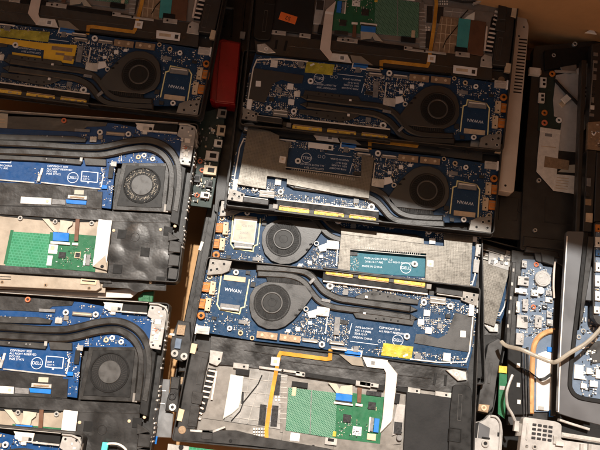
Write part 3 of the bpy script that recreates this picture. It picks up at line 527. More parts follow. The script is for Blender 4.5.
    # cooling
    up = [(-160, 318), (-60, 324), (0, 326.8), (35, 329.2), (62, 329.6), (78, 327), (95, 322.8), (112, 320.8), (126, 323.5), (138, 331), (146, 343), (149, 358), (148, 378), (145, 398), (144, 402)]
    lo = [(-160, 328), (-60, 333.5), (0, 335.6), (35, 337.6), (62, 338.4), (78, 336), (95, 331.8), (111, 329.6), (122, 331.5), (132, 338), (138.5, 348), (141, 360), (140, 380), (137.5, 398), (137, 402)]
    for p in (up, lo): part('heat_pipe', t, fr, ('l', spline(p, 4), 7.6, -5, -1.6, 'pipe', 1.6))
    part('pipe_bracket', t, fr, ('p', [(-160, 312), (0, 316.3), (38, 317), (52, 320), (50, 324), (-160, 319)], -5, -2.8, 'greyplate', .5), ('p', [(-160, 333), (0, 340.5), (44, 343), (47, 346), (45, 349.3), (0, 345.5), (-160, 338)], -5, -2.6, 'greyplate', .6), ('p', [(48.5, 341.5), (72, 343), (72, 350.5), (50, 349.5)], -5, -3, 'greyplate', .4), *[('c', x, y, .9, -2.7, -2.3, 'chipgrey', 10) for x, y in ((9, 343), (26, 344.2), (30, 344.5), (10, 317.5), (26, 318))], ('r', 45.5, 343.5, 3, 4.5, -3, -2, 'silver'))
    f = part('fan', t, fr, ('p', [(89, 347), (139.5, 347), (134, 402), (78, 399.5)], -9, -2.6, 'pipe', .4), ('p', [(93, 350), (135, 350.5), (130, 397.5), (83, 395.5)], -3, -2.1, 'fan_dark', .3), ('p', [(133, 393), (138, 393.5), (137, 402.5), (132, 402)], -3, -2, 'plate'))
    part('fan_ring', f, fr, ('o', 109.5, 372.3, 18.6, 20, -2.2, -1.5, 'dark'), ('c', 109.5, 372.3, 18.6, -2.5, -1.95, 'dark', 44), *[('r', 109.5+14.8*math.cos(a), 372.3+14.8*math.sin(a), 6, .5, -2, -1.75, 'dull_plastic', -math.degrees(a)+28) for a in [k*6.2832/40 for k in range(40)]])
    part('fan_hub', f, fr, ('c', 109.5, 372, 11.4, -2, -1.3, 'hub_grey', 40))
    # films and lower half
    part('battery_film', t, fr, ('p', [(-160, 365), (0, 370.2), (63, 376.5), (62, 398), (80, 401), (134, 403.5), (146, 406), (146, 414), (75, 412), (-20, 406), (-165, 398)], -4.9, -4.3, 'mylar'), ('p', [(52, 378), (68, 379), (67, 398.5), (51, 397)], -4.4, -3.8, 'mylar_lower'), ('l', [(-165, 392.5), (0, 396), (30, 396.5), (62, 399)], 1.2, -4.5, -4.2, 'dark', .1))
    part('ribbon_socket', t, fr, ('p', [(29, 388), (51, 389.5), (50.5, 394), (30, 392.5)], -5, -3.6, 'blue_tab'), ('p', [(31.5, 383), (51.5, 384.5), (51, 388.5), (31, 387)], -5, -2.8, 'silver'), ('r', 41, 385.8, 15, 1.6, -2.9, -2.3, 'brownpad'), ('p', [(38.5, 377), (48.5, 377.5), (48, 382.5), (38, 382)], -4.4, -4, 'cream'))
    part('white_label', t, fr, ('p', [(-18, 385), (14, 386.8), (13.5, 393.8), (-19, 392.6)], -4.4, -4, 'offwhite'), ('c', 9.5, 390, 1.5, -4.1, -3.6, 'tan'), ('p', [(15, 387.5), (29, 388.5), (28.5, 394.2), (14.5, 393.5)], -4.4, -3.5, 'chipgrey'))
    fr = FM
    part('battery_film', t, fr, ('p', [(113, 214), (148, 216.5), (171, 219), (166, 291), (102, 287), (108, 272)], -5.2, -4.6, 'mylar_lower'), *[('r', x, y, 9, 9, -4.7, -4.1, 'dark') for x, y in ((122, 234), (145, 252), (117.5, 269), (160.5, 281), (168, 231))], *[('c', x, y, 1.6, -4.7, -3.9, 'tan', 12) for x, y in ((113.5, 230.5), (160.5, 229.5), (107, 275), (150.5, 282.5), (175, 226))], *[('dome', x, y, r, -4.62, h, 'mylar_lower') for x, y, r, h in ((135, 237, 15, 1.1), (162, 259, 11, .8), (138, 281, 11, .8), (115, 253, 10, .7), (141, 262, 9, .5))], ('o', 135, 237, 4, 4.6, -4, -3.3, 'mylar_lower'))
    part('side_vent', t, fr, ('p', [(171, 165), (178, 164), (186, 168), (178, 225), (170, 222), (174, 190)], -9, -2, 'fan_dark', .6), *[('p', [(169.5-i*.5, 240+i*13.5), (182-i*1.8, 242+i*13.5), (180.5-i*1.8, 253+i*13.5), (168-i*.5, 252+i*13.5)], -9, -2.2-i*.2, 'black_plastic', .8) for i in range(3)], *[('p', [(168+i*.2, 231+i*13.5), (179-i*1.5, 239+i*13), (168, 241+i*13.5)], -9, -3, 'dull_plastic', .4) for i in range(3)])
    tp = part('touchpad', t, fr, ('p', [(-70, 207), (0, 211), (98, 217), (112, 220), (105, 293), (-70, 286)], -8, -6.2, 'touchpad_metal'), ('p', [(12, 231.5), (50, 234), (47, 268), (5, 266)], -6.4, -5.6, 'pad_grid'), ('p', [(50, 232), (98, 236), (95, 272), (46, 268)], -6.4, -5.7, 'pcb_green'), ('p', [(-70, 226), (11, 231), (5, 266), (-75, 262)], -6.4, -5.9, 'touchpad_metal'), ('l', [(12, 230), (5, 264)], 3, -6.2, -5.5, 'pcb_green'), ('p', [(0, 213.5), (96, 219), (96, 222), (60, 222), (0, 216)], -6.2, -5.6, 'dark'))
    part('surface_components', tp, fr, *scatter([(56, 248), (94, 246), (92, 268), (54, 266)], 70, -5.7, .4, 1.1), kind='stuff')
    for c in ((62, 255, 7, 6, 'chip'), (77.5, 255, 6, 6, 'tan'), (77.5, 255, 4.6, 4.6, 'chip'), (88, 260, 4, 11, 'chipgrey'), (84.5, 260, 2, 11, 'offwhite')): part('chip', tp, fr, ('r', c[0], c[1], c[2], c[3], -5.8, -4.8-(c[2] == 4.6)*-.3, c[4]))
    part('white_sticker', tp, fr, ('r', 53, 249, 9, 9, -5.8, -5.4, 'white'), ('r', 52.5, 248, 4, 4, -5.5, -5.3, 'tan'), ('r', 49.5, 260.5, 5, 10, -5.8, -5.4, 'white'))
    part('flat_cable', tp, fr, ('p', [(42, 218.5), (49, 219), (58, 232), (54, 232)], -5.4, -4.4, 'cream'), ('p', [(60, 220), (73, 221.5), (72, 225), (68, 228), (67, 233), (58, 232), (60, 226)], -5, -4.2, 'cream'), ('p', [(53, 232), (69, 233), (68.5, 241.5), (52.5, 240.5)], -5, -4, 'blue_tab'), ('p', [(50.5, 241), (70, 242.5), (69.7, 245), (50.2, 243.5)], -6, -4, 'offwhite'))
    part('brown_cable', tp, fr, ('l', [(77.5, 219), (76, 241)], 4, -5, -4.2, 'brown_strip'), ('r', 75, 244, 6, 2.5, -5.6, -4.2, 'offwhite'))
    part('white_tape', t, fr, ('p', [(98.5, 219), (112, 220.5), (105.5, 270), (92.5, 266)], -6, -4.2, 'white'), ('p', [(105.5, 255), (107, 270.5), (92.5, 266.5)], -4.3, -3.9, 'touchpad_metal'), ('c', 102, 266.5, 1.8, -4.2, -3.6, 'dark', 12))
    for x, y in ((20, 218), (55, 221.5), (91.5, 223)): part('screw', t, fr, *screw(x, y, 2.4, -6.4, -4.6, 'steel'))
    part('palm_rest_bar', t, fr, ('p', [(-75, 261), (0, 265), (108, 273), (112, 283), (107, 283), (0, 274), (-75, 270)], -6, -3.6, 'mylar'))
    part('front_strip', t, fr, ('p', [(-75, 270), (0, 273.5), (80, 278.5), (99, 280), (101, 288), (96, 291), (-75, 283)], -7, -2.8, 'touchpad_metal', .5), ('p', [(81, 278.5), (97, 280), (96, 285), (80, 284)], -3, -2, 'tan'), ('l', [(82, 280.6), (95, 281.6)], 1.1, -2.1, -1.7, 'dark', .1), ('l', [(0, 276.5), (11, 277)], .8, -2.9, -2.6, 'dark', .1), ('l', [(0, 279), (11, 279.6)], .8, -2.9, -2.6, 'dark', .1))
    for x, y in ((2, 282), (45.5, 285), (89, 288)): part('screw', t, fr, ('c', x, y, 1.8, -3, -2.4, 'brownpad', 14), ('c', x, y, .9, -2.5, -2.2, 'dark', 10))
    return t
baseL = build_b()
tag(baseL, 'opened laptop base in front left, square fan and broad pipes fully sunlit', 'laptop', GB)
baseM = dup(baseL); baseM.matrix_world = FM.M; baseM['label'] = 'opened laptop base at middle left, its hinge edge shaded, green touchpad board and dusty fan'
baseB = dup(baseL); baseB.matrix_world = F8.M; baseB['label'] = 'laptop base at the bottom left corner of the photo, only its hinge edge in view'
hub = kid(baseM, 'fan')[0]
part('dust_ring', hub, FM, *[('r', 141.4+math.cos(a)*r, 185.3+math.sin(a)*r, random.uniform(.4, 1.3), random.uniform(.3, .8), -2, -1.6, 'dust', random.uniform(0, 180)) for a, r in [(random.uniform(0, 6.28), random.choice((random.uniform(12, 16.8), random.gauss(13, .5)))) for _ in range(230)]], kind='stuff')
part('yellow_label', baseM, FM, ('p', [(-8, 112), (8, 113.5), (7, 128), (-8, 127)], -4.6, -4, 'cream'), ('l', [(-4, 119), (5, 119.6)], .8, -4.1, -3.9, 'tan', .05), ('l', [(-4, 122), (5, 122.6)], .8, -4.1, -3.9, 'tan', .05))

# ------------------------------------------------------------------ scraps in the gaps of the left half
def fl(x, y, z, d=-7): return flat(x, y, z, d)
f = fl(228, 70, .004)
single('red_case', f, 'dark red glossy plastic case standing between two laptop bases', 'case', ('p', [(216, 41), (222, 38), (240.5, 42), (238.5, 70), (235, 104), (215, 102), (209.5, 99), (212, 70)], -30, -3, 'red_case', 2), ('p', [(221, 41), (231, 42), (240, 43.5), (237.5, 72), (234.5, 103), (216, 101), (218, 70)], -4, -.5, 'red_case', .6))
f = fl(230, 60, -.022)
t = thing('closed_laptop', f, 'closed black laptop in deep shadow beside the red case', 'laptop')
part('shell', t, f, ('pr', [(196, -25), (256, -25), (232, 215), (214, 212), (222, 118), (198, 110)], -8, 0, 'black_plastic', 4), ('rim', [(200, -20), (248, -20), (240, 60), (200, 60)], 2, 0, 1.6, 'black_plastic', 2))
part('bracket', t, f, ('l', [(218, 6), (234, 8.5)], 2, 0, 2, 'plate'), ('l', [(233, 8), (231, 36)], 1.4, 0, 2, 'fan_dark'), ('r', 222, 20, 8, 12, 0, 1.6, 'fan_dark'))
part('rubber_pad', t, f, ('r', 242.5, 35, 5, 7, 0, 3, 'offwhite')); part('rubber_pad', t, f, ('r', 214, 36, 5, 7, 0, 3, 'plate'))
single('bent_clip', fl(204, 31, .006), 'small pale bent metal clip lying above the red case', 'clip', ('p', [(201.5, 25), (204.5, 24.5), (208, 37), (205, 38.5)], -1, 0, 'foam_white'))
f = fl(208, 160, -.012)
t = thing('circuit_board', f, 'dark circuit board full of sockets wedged upright in the shaded gap', 'circuit board')
bd = part('board', t, f, ('p', [(190, 116), (226, 106), (221, 150), (211, 208), (187, 205), (192, 150)], -3, 0, 'pcb_dark'))
part('surface_components', bd, f, *scatter([(192, 120), (224, 110), (219, 150), (209, 204), (189, 202)], 150, 0, .7, 2.4, tall=2.4), kind='stuff')
for x, y, w, h, m in ((222, 113, 9, 8, 'plate'), (221, 130, 8, 10, 'tan'), (218, 143, 8, 7, 'offwhite'), (212, 155.5, 13, 9, 'offwhite'), (210, 170, 13, 9, 'tan'), (209, 184, 6, 7, 'chip'), (205, 195, 9, 6, 'offwhite'), (197, 140, 8, 9, 'chip'), (196, 178, 9, 8, 'chip')):
    part('socket', bd, f, ('r', x, y, w, h, 0, 4, m), ('r', x+1, y, w*.5, h*.5, 4, 4.3, 'dark'))
for x, y in ((200, 161), (202, 170), (197, 195)): part('red_pad', bd, f, ('o', x, y, 1.2, 2.6, 0, .8, 'redpad'))
f = fl(165, 410, -.016)
t = thing('metal_strip', f, 'bent silver metal strip lying in the gap left of the nearest laptop base', 'metal strip')
part('strip', t, f, ('p', [(160.5, 379), (170, 379.5), (168, 411), (173.5, 414), (171, 438), (153, 437), (155, 414), (157, 411)], -2, 0, 'greysteel', .6), ('l', [(158, 390.5), (166, 391)], 1, 0, .7, 'white'), ('l', [(157, 403), (165, 404)], 1, 0, .7, 'white'))
part('blue_tab', t, f, ('r', 154.5, 440, 5, 8, -2, .4, 'blue_tab'))
f = fl(171, 395, -.012)
t = thing('hinge_block', f, 'black plastic hinge block with a white screw beside the silver strip', 'hinge')
part('block', t, f, ('p', [(171, 376.5), (180, 377.5), (177.5, 412.5), (165, 411), (167, 398), (169.5, 393)], -6, 0, 'black_plastic', .8), ('r', 175, 383, 8, 11, -1, 1.2, 'dull_plastic'), ('o', 172, 396, 2, 4, 0, 1.2, 'chip'))
part('screw', t, f, *screw(172.3, 407.3, 3.6, 0, 1.4, 'white'))
f = fl(179, 345, -.014)
t = thing('hinge_block', f, 'black hinge with two grey ring screws and a blue pad, by the cardboard gap', 'hinge')
part('block', t, f, ('p', [(172, 335), (178, 320), (190, 322), (191, 345), (189, 357), (182, 362), (171, 358), (170, 345)], -6, 0, 'black_plastic', .8), ('r', 181, 330, 8, 10, 0, 2, 'brownpad'), ('r', 172, 334.5, 5, 2.2, 0, 1.6, 'offwhite'))
part('blue_pad', t, f, ('r', 178, 343.5, 6, 10, 0, 1.8, 'pcb_pale'))
for x, y in ((174.5, 353.5), (184, 356.5)): part('ring_screw', t, f, ('o', x, y, 1.3, 3.8, 0, 1.6, 'steel'))
single('pinkish_sheet', fl(70, 293, -.007, -3.2), 'pinkish white plastic sheet squeezed between the two left laptop bases', 'plastic sheet', ('p', [(-80, 286), (0, 290), (100, 291), (143, 287.5), (131, 298), (100, 297.5), (0, 293), (-80, 289)], -2, 0, 'pinkribbon'))
single('green_bracket', fl(146, 300, -.008, -3.2), 'dark green plastic bracket showing behind the pinkish panel', 'bracket', ('p', [(138, 297), (143, 292), (154, 291), (152, 304), (147, 311), (139, 311)], -5, 0, 'green_plastic', .8), ('r', 146, 299, 7, 7, 0, 1.5, 'green_plastic'), ('c', 142, 306.5, 1.5, 0, .8, 'plastic_light', 12))
f = fl(112, 447, .002)
t = thing('cable_plug', f, 'small cyan plug with a white wire loop at the bottom edge', 'plug')
part('plug', t, f, ('r', 104.5, 447.5, 6, 10, -2, 1.5, 'cyan_plastic')); part('wire', t, f, ('w', [(107, 444, .5), (113, 443.5, 1), (120, 445, 1), (126, 450, .5), (128, 458, 0)], 1.1, 'offwhite'))
single('green_board', fl(205, 452, -.006), 'green circuit board peeping out below the nearest laptop base', 'circuit board', ('p', [(174, 446), (190, 447), (230, 452), (250, 454), (248, 475), (170, 468)], -2, 0, 'pad_grid'), ('p', [(168, 444), (189, 446.5), (187, 470), (165, 466)], -3, 1.4, 'steel'), ('c', 181, 447.5, 2.6, 1.4, 2, 'dark', 14))

# ------------------------------------------------------------------ right hand pile
f = fl(515, 100, -.004)
t = thing('opened_laptop', f, 'beige laptop base edge with a column of vent slots, beside the farthest shaded base', 'laptop')
part('shell', t, f, ('pr', [(508, 13), (526, 16.5), (529, 26), (518, 150), (514, 193), (496, 190), (502, 150)], -16, 0, 'beige', 4), *[('r', 523.2-i*.36, 39.5+i*3.3, 8.2, 1.5, -1, .15, 'dark') for i in range(17)])
for x, y, r in ((505.5, 185.5, 1.4), (519, 36, 1.2), (524, 27, 1)): part('screw_hole', t, f, ('c', x, y, r, -1, .15, 'dark', 12))
f = fl(510, 210, -.024)
t = thing('plastic_cover', f, 'flat black plastic cover just below the beige laptop base', 'cover')
part('cover', t, f, ('pr', [(492, 188), (524, 192), (521, 240), (486, 236)], -5, 0, 'black_plastic', 3), ('pr', [(500, 196), (519, 198), (517, 221), (498, 220)], -1, .6, 'black_plastic', 2)); part('screw', t, f, *screw(518.5, 211, 1.8, 0, .9, 'chip'))
f = fl(560, 160, -.018)
t = thing('opened_laptop', f, 'black laptop base with a pale metal plate and white flat cables, right stack', 'laptop')
part('shell', t, f, ('pr', [(534, 46), (604, 40), (592, 268), (566, 268), (556, 262), (536, 262), (534, 250), (520, 250), (525, 150)], -14, -2, 'black_plastic', 4), ('l', [(546, 196), (544.5, 222), (583, 226)], .8, -2.5, -1.4, 'dull_plastic'), ('p', [(524, 236), (580, 242), (580, 252), (523, 246)], -2.2, -.4, 'black_plastic', .8), ('pr', [(544, 50), (592, 46), (590, 62), (566, 66), (545, 70)], -2.2, 1.2, 'dark', 2))
part('metal_plate', t, f, ('p', [(556, 75), (570, 72), (590, 62), (593, 108), (588.5, 124), (583, 132), (578, 152), (557, 150), (562, 119), (554, 116), (553, 100)], -2.2, -.4, 'silverplate', .4), ('c', 568.5, 66, 8, -2.2, .6, 'plate', 24), ('l', [(555, 71), (576, 72)], 2.4, -.5, 1.4, 'steel'), ('c', 583, 72, 5, -.6, .8, 'silverplate'), ('c', 581, 99.5, 1.4, -.5, -.2, 'dark', 10), *[('r', 586-i*.4, 88+i*4, 2.5, 2, -.5, -.2, 'dark') for i in range(3)])
bd = part('port_board', t, f, ('p', [(541, 76), (555.5, 77), (554, 116), (563.5, 118.5), (562, 134), (538, 130)], -2.2, -.6, 'pcb_dark'))
for x, y in ((543.5, 82), (541.8, 97.5)): part('port', bd, f, ('r', x, y, 6, 9.5, -.8, 2.4, 'offwhite'), ('r', x+.8, y-2, 2.6, 2.4, 2.3, 2.7, 'dark'), ('r', x+.8, y+2, 2.6, 2.4, 2.3, 2.7, 'dark'))
for x, y, m in ((552.5, 73.5, 'orange_plastic'), (544.8, 112.5, 'orange_plastic'), (544.8, 122.5, 'redpad'), (559.3, 119.8, 'white')): part('ring_screw', bd, f, ('o', x, y, 1.2, 3, -.6, .8, m))
part('flat_cable', t, f, ('p', [(540.5, 127), (561, 130), (558.5, 152), (557, 174), (554, 191), (536.5, 171.5), (538, 152)], -.6, -.1, 'offwhite'), ('l', [(541, 146), (556, 147.5)], .8, -.2, .1, 'tan', .05), ('r', 548.5, 135, 7, 3, -.2, .1, 'chipgrey'), ('p', [(540.5, 127), (561, 130), (560.5, 134), (540, 131)], -.2, .5, 'offwhite'), ('p', [(545, 156), (569.5, 160.5), (568.5, 170), (544, 167)], -.2, .3, 'brownpad'), ('p', [(566, 165), (583, 164), (582.5, 173), (558, 172)], -.8, -.2, 'cream'))
part('flat_cable', t, f, ('p', [(556, 174), (583, 176.5), (582, 195), (553, 190.5)], -.4, .2, 'offwhite'), *[('l', [(557-i*.4, 177.5+i*2.6), (569-i*.4, 178.8+i*2.6)], .8, .1, .4, 'tan', .05) for i in range(5)])
part('black_wire', t, f, ('w', [(555, 80, 1), (566, 92, 2.5), (576, 102, 2.5), (588, 116, 1)], 1.5, 'dark')); part('wire_sticker', t, f, ('r', 566.5, 98.5, 9, 6, 1.4, 3.2, 'offwhite', 45), ('r', 562.5, 104, 5, 5, -.4, .4, 'tan', 45))
for x, y, r in ((554, 55, 2), (575.3, 43.5, 2.3), (539.3, 180, 2.2), (535.5, 230, 2)): part('screw', t, f, *screw(x, y, r, -2, 1.6, 'steel'))
part('white_connector', t, f, ('r', 535, 71, 11, 7, -2, 3, 'offwhite'), ('r', 540, 72, 3, 4, -1, 2, 'tan'))
single('plastic_shard', fl(591, 31, 0), 'small white plastic shard lying near the cardboard wall', 'shard', ('p', [(585, 32.5), (589, 30), (593, 28.5), (597, 34), (591, 33)], -2, 0, 'white', .5))
f = fl(594, 130, .002)
t = thing('laptop_edge', f, 'dark laptop edge with small sockets at the right border of the photo', 'laptop edge')
part('frame', t, f, ('p', [(592, 44), (606, 42), (604, 124), (588.5, 124)], -14, -3, 'black_plastic', .8), ('p', [(587, 150), (597, 150), (592, 232), (583, 232)], -14, 0, 'black_plastic', .8), ('l', [(594, 60), (590, 112)], 1, -3, -2, 'plate'))
part('board', t, f, ('p', [(588.5, 122), (606, 121), (604, 151), (587.5, 149)], -6, 0, 'brownpad'), *scatter([(589, 124), (602, 123), (602, 148), (588, 147)], 18, 0, .6, 1.6), ('w', [(592, 133, .8), (594, 135, .8), (596, 132, .8)], .7, 'white'))
for i in range(9): part('socket', t, f, ('r', 596-i*.5, 54+i*7.6, random.uniform(2, 5), random.uniform(2, 6), -3, -1.6, random.choice(('chip', 'plate', 'brownpad', 'dull_plastic', 'offwhite'))))
part('side_bar', t, f, ('p', [(582, 60), (587, 60), (580, 232), (575.5, 232)], -10, -1, 'black_plastic', .8), ('p', [(597, 152), (604, 152), (602, 222), (594, 222)], -10, .8, 'dull_plastic', .8))
for x, y, w, h, m in ((589, 182, 4, 8, 'chipgrey'), (588, 194, 4, 5, 'chip'), (588.5, 202, 6, 6, 'brownpad'), (589.5, 217.5, 6.5, 9, 'tan')): part('socket', t, f, ('r', x, y, w, h, 0, 1.6, m))
# board strip with a copper heat pipe
f = fl(538, 340, -.02, -7)
t = thing('opened_laptop', f, 'laptop base with pale blue board, round white cell and copper heat pipe', 'laptop')
part('shell', t, f, ('p', [(512, 250), (560, 256), (560, 425), (508, 425)], -10, -4, 'black_plastic'), ('p', [(525, 252), (541, 253), (542, 262), (555, 266), (555, 258), (560, 258), (558, 252), (526, 246)], -4, 1.6, 'black_plastic', .8), ('p', [(553.5, 330), (560, 330), (556, 416), (551, 416)], -4, 2.4, 'dull_plastic', .6), ('p', [(508, 345), (521, 346), (523, 415), (507, 415)], -4, 0, 'dark', .6))
bd = part('main_board', t, f, ('p', [(523, 259), (540, 260), (543, 266), (555, 268), (554, 350), (553, 412), (533, 412), (515, 345), (518, 300)], -3.6, -2, 'pcb_pale'))
part('surface_components', bd, f, *scatter([(523, 262), (554, 270), (553, 330), (536, 338), (518, 336)], 260, -2, .6, 1.8, tall=1.4, mats=['white']*4+['offwhite']*4+['silver']*3+['chip']*4), kind='stuff')
for x, y, w, h, m in ((524.5, 264, 5, 7, 'white'), (523.5, 281, 11, 9, 'white'), (521, 291, 12, 5, 'offwhite'), (518, 307, 3.4, 11, 'offwhite'), (525.5, 305, 5.5, 12, 'white'), (538.5, 321.5, 7, 12.5, 'white'), (522.5, 321.5, 11, 13, 'white'), (549.5, 314.5, 5, 6, 'white'), (550, 322.5, 6, 6, 'white'), (549, 300, 7, 5, 'offwhite'), (549, 293, 6, 5, 'white'), (520, 339, 7.5, 12, 'white'), (535, 293, 7, 6, 'offwhite'), (545, 307, 5, 4, 'chip')):
    zc = random.uniform(-.4, 1.4)
    part('chip', bd, f, ('r', x, y, w, h, -2, zc, 'plastic_light' if m == 'white' else m), *[('r', x+random.uniform(-.35, .35)*w, y+random.uniform(-.35, .35)*h, random.uniform(.6, w*.4), random.uniform(.5, h*.3), zc-.1, zc+random.uniform(.2, .8), random.choice(('chip', 'steel', 'white', 'chipgrey'))) for _ in range(4)])
part('coin_cell', bd, f, ('c', 543, 278.5, 8, -2, 1.4, 'plastic_light', 28), ('o', 543, 278.5, 5.5, 6.2, 1, 1.7, 'silver'), ('r', 541, 276, 4, 3, 1.3, 1.6, 'steel', 20)); part('capacitor', bd, f, ('c', 541, 290.5, 3.6, -2, 1.6, 'white', 16))
part('ring_pad', bd, f, ('o', 536.5, 264.5, 1.2, 2.6, -2, -1, 'redpad')); part('ring_pad', bd, f, ('o', 533.6, 307, 1.2, 2.6, -2, -1, 'redpad'))
part('heat_pipe', t, f, ('l', spline([(556, 330.5), (549, 331.5), (542, 335), (536.5, 341), (533.8, 350), (532.8, 365), (532, 390), (531.8, 414)], 5), 5.2, -2.2, .8, 'copper', 1.3))
part('heat_sink', t, f, *[('l', [(522.5+i*2.7, 349-i), (524.3+i*2.5, 414)], 1.7, -4, 1-.4*(i == 1), ('chip', 'greyplate', 'chip')[i]) for i in range(3)])
for x, y in ((518.5, 365.5), (518.5, 385), (519, 402)): part('clip', t, f, ('r', x, y, 3.4, 4.4, -1, 1, 'offwhite'))
part('side_bar', t, f, ('p', [(512, 262), (516.5, 262), (510, 345), (505.5, 345)], -6, .5, 'black_plastic', .8), *[('r', 513.5-i*1.35, 270+i*14, 2, 3.4, .2, 1.2, 'steel') for i in range(5)])
part('white_board', t, f, ('p', [(538, 354), (546, 351), (553, 353), (551.5, 411), (536.5, 410), (536.5, 370)], -2.2, -.6, 'white'), ('r', 541, 408, 6, 4, -.7, 0, 'steel'), ('r', 550, 349.5, 5, 5, -2, .4, 'blue_tab'), ('r', 551.5, 413.5, 4, 7, -2, .2, 'blue_tab'))
part('black_wire', t, f, ('w', [(519, 367, 0), (527, 370, 1.6), (535, 376, 1.8), (539, 379, 1)], .6, 'dark')); part('grey_clip', t, f, ('l', [(539.5, 379.5), (545, 378.5), (551, 374)], 2.6, -.4, .8, 'greyplate'))
part('pink_wire', t, f, ('w', [(555, 262, 1), (554, 272, 3), (553.5, 285, 3), (554, 298, 1)], 1, 'pinkribbon'))
# aluminium palm rest
f = fl(570, 320, .004, -7)
t = thing('palm_rest', f, 'grey aluminium laptop palm rest with black rimmed opening at right', 'laptop palm rest')
part('frame', t, f, ('pr', [(566.5, 231), (584.5, 231.5), (578.5, 285), (572.5, 335), (568, 380), (569.5, 392), (578, 400), (604, 404), (604, 426), (576, 419), (557.5, 413), (560, 340)], -5, 0, 'alu', 3), ('l', [(567.3, 236), (561, 340), (558.5, 412)], 1.1, -4, .5, 'white', .2))
part('black_rim', t, f, ('l', spline([(586.5, 232), (580.8, 285), (574.8, 335), (570.4, 378), (571.6, 390), (580, 397.5), (604, 402)], 4), 4.6, -8, .9, 'dark', .8))
part('black_bar', t, f, ('p', [(588, 236), (595, 236), (590, 275), (583, 318), (579, 330), (582, 290)], -8, .6, 'black_plastic', .8)); part('second_frame', t, f, ('p', [(590.5, 268), (594.5, 262), (592, 301), (583.5, 300)], -9, -3, 'alu', .6))
f = fl(588, 350, -.007, -7)
t = thing('circuit_board', f, 'circuit board crowded with white parts inside the palm rest opening', 'circuit board')
bd = part('board', t, f, ('p', [(582, 302), (606, 302), (606, 404), (578, 398), (571, 388), (576, 330)], -2, 0, 'pcb_pale'))
part('surface_components', bd, f, *scatter([(582, 304), (602, 304), (602, 398), (580, 394), (577, 385)], 150, 0, .8, 2.6, tall=1.8, mats=['white']*5+['offwhite']*5+['silver']*3+['chip']*5), kind='stuff')
part('insulating_film', bd, f, ('pr', [(588, 347), (596, 341), (606, 341), (606, 362), (592, 364)], 0, 1, 'fan_grey', 3))
for x, y, w, h, m in ((579, 372, 9, 14, 'white'), (589, 371, 5, 6, 'offwhite'), (594, 384, 8, 6, 'white'), (584, 386, 6, 5, 'offwhite'), (599, 374, 6, 9, 'white'), (580, 318, 5, 7, 'offwhite')): part('chip', bd, f, ('r', x, y, w, h, 0, 2.2, m))
for x, y in ((582.5, 309), (581.5, 318.5), (583.5, 331), (579, 337)): part('ring_pad', bd, f, ('o', x, y, 1.2, 2.6, 0, 1, 'steel'))
f = fl(597, 275, .006, -5)
t = thing('circuit_board', f, 'narrow black edged circuit board with white sockets, at the right border', 'circuit board')
bd = part('board', t, f, ('pr', [(594.5, 222), (610, 222), (610, 328), (597, 324), (592.5, 316)], -8, 0, 'black_plastic', 3), ('p', [(596, 224), (608, 224), (608, 320), (595, 314)], -.5, .4, 'pcb_pale'))
part('surface_components', bd, f, *scatter([(596, 226), (601, 226), (601, 315), (595.5, 312)], 26, .4, .8, 2.2, tall=1.6), kind='stuff')
for x, y, h, m in ((598, 228, 7, 'orange_plastic'), (598, 242, 10, 'offwhite'), (598, 253, 6, 'pcb_blue'), (598, 267, 9, 'offwhite'), (597.5, 281, 11, 'white'), (597.5, 296, 9, 'white'), (596.5, 310, 7, 'offwhite')): part('socket', bd, f, ('r', x+.6, y, 5.5, h, .4, 2.4, m), ('c', x+.6, y+1, 1, 2.4, 2.6, 'dark', 8))
# silver base, lower right
f = fl(550, 440, .004, -7)
t = thing('opened_laptop', f, 'silver laptop base with a perforated corner, lower right', 'laptop')
part('shell', t, f, ('pr', [(523.5, 417), (556, 421.5), (562, 424.5), (561, 440), (604, 446), (604, 470), (518, 464)], -9, 0, 'plastic_light', 3), *[('pr', [(532.5+i*5.4-j*.35, 423+i*.8+j*4.4), (536.8+i*5.4-j*.35, 423.6+i*.8+j*4.4), (536.5+i*5.4-j*.35, 426.6+i*.8+j*4.4), (532.2+i*5.4-j*.35, 426+i*.8+j*4.4)], -.5, .25, 'chip', .8) for i in range(4) for j in range(4)], ('l', [(528, 423), (526.5, 440)], 1.6, -.3, .8, 'steel'), ('r', 556, 440, 5, 8, 0, 1.6, 'steel'), ('r', 560, 444, 8, 4, 0, 2.4, 'silver'))
part('metal_bar', t, f, ('l', [(562, 435), (604, 441.5)], 5, -6, .6, 'silver', 1.6)); part('metal_bar', t, f, ('l', [(560, 420), (572, 424), (590, 429.5)], 2.4, -6, 1, 'silver', .5))
part('gap_shade', t, f, ('p', [(562, 424), (604, 429), (604, 439), (561, 433)], -8, -5, 'dark'))  # dark sheet painting the shade in the gap beside the metal bar
part('tab', t, f, ('p', [(515, 421), (519.5, 421), (519, 432), (514, 431)], -6, -1, 'steel')); part('tab', t, f, ('p', [(519, 423), (523.5, 424), (521, 436), (516, 436)], -6, -2, 'plate'))
for x, y, r in ((535, 447, 2.8), (527, 446, 1.6)): part('screw', t, f, *screw(x, y, r, 0, 1, 'steel'))
for x in (582, 590): part('peg', t, f, ('r', x, 448, 3, 8, 0, 3, 'steel'))
f = fl(490, 435, -.022, -7)
t = thing('opened_laptop', f, 'pale grey laptop base corner with rounded rim, right below the middle stack', 'laptop')
part('shell', t, f, ('pr', [(468, 424), (484, 421), (490, 414), (499, 417), (503, 430), (501, 462), (464, 462)], -8, 0, 'plastic_light', 4), ('p', [(479, 422), (490, 428), (489, 440), (478, 438)], -.5, .3, 'alu'), ('p', [(472, 424), (479, 422), (477, 438), (472, 438)], -.5, .3, 'dark'), ('l', [(482, 437.5), (490, 438.5)], 1.6, 0, 1, 'dark'), ('r', 499, 434.5, 3, 4, 0, .6, 'dark'))
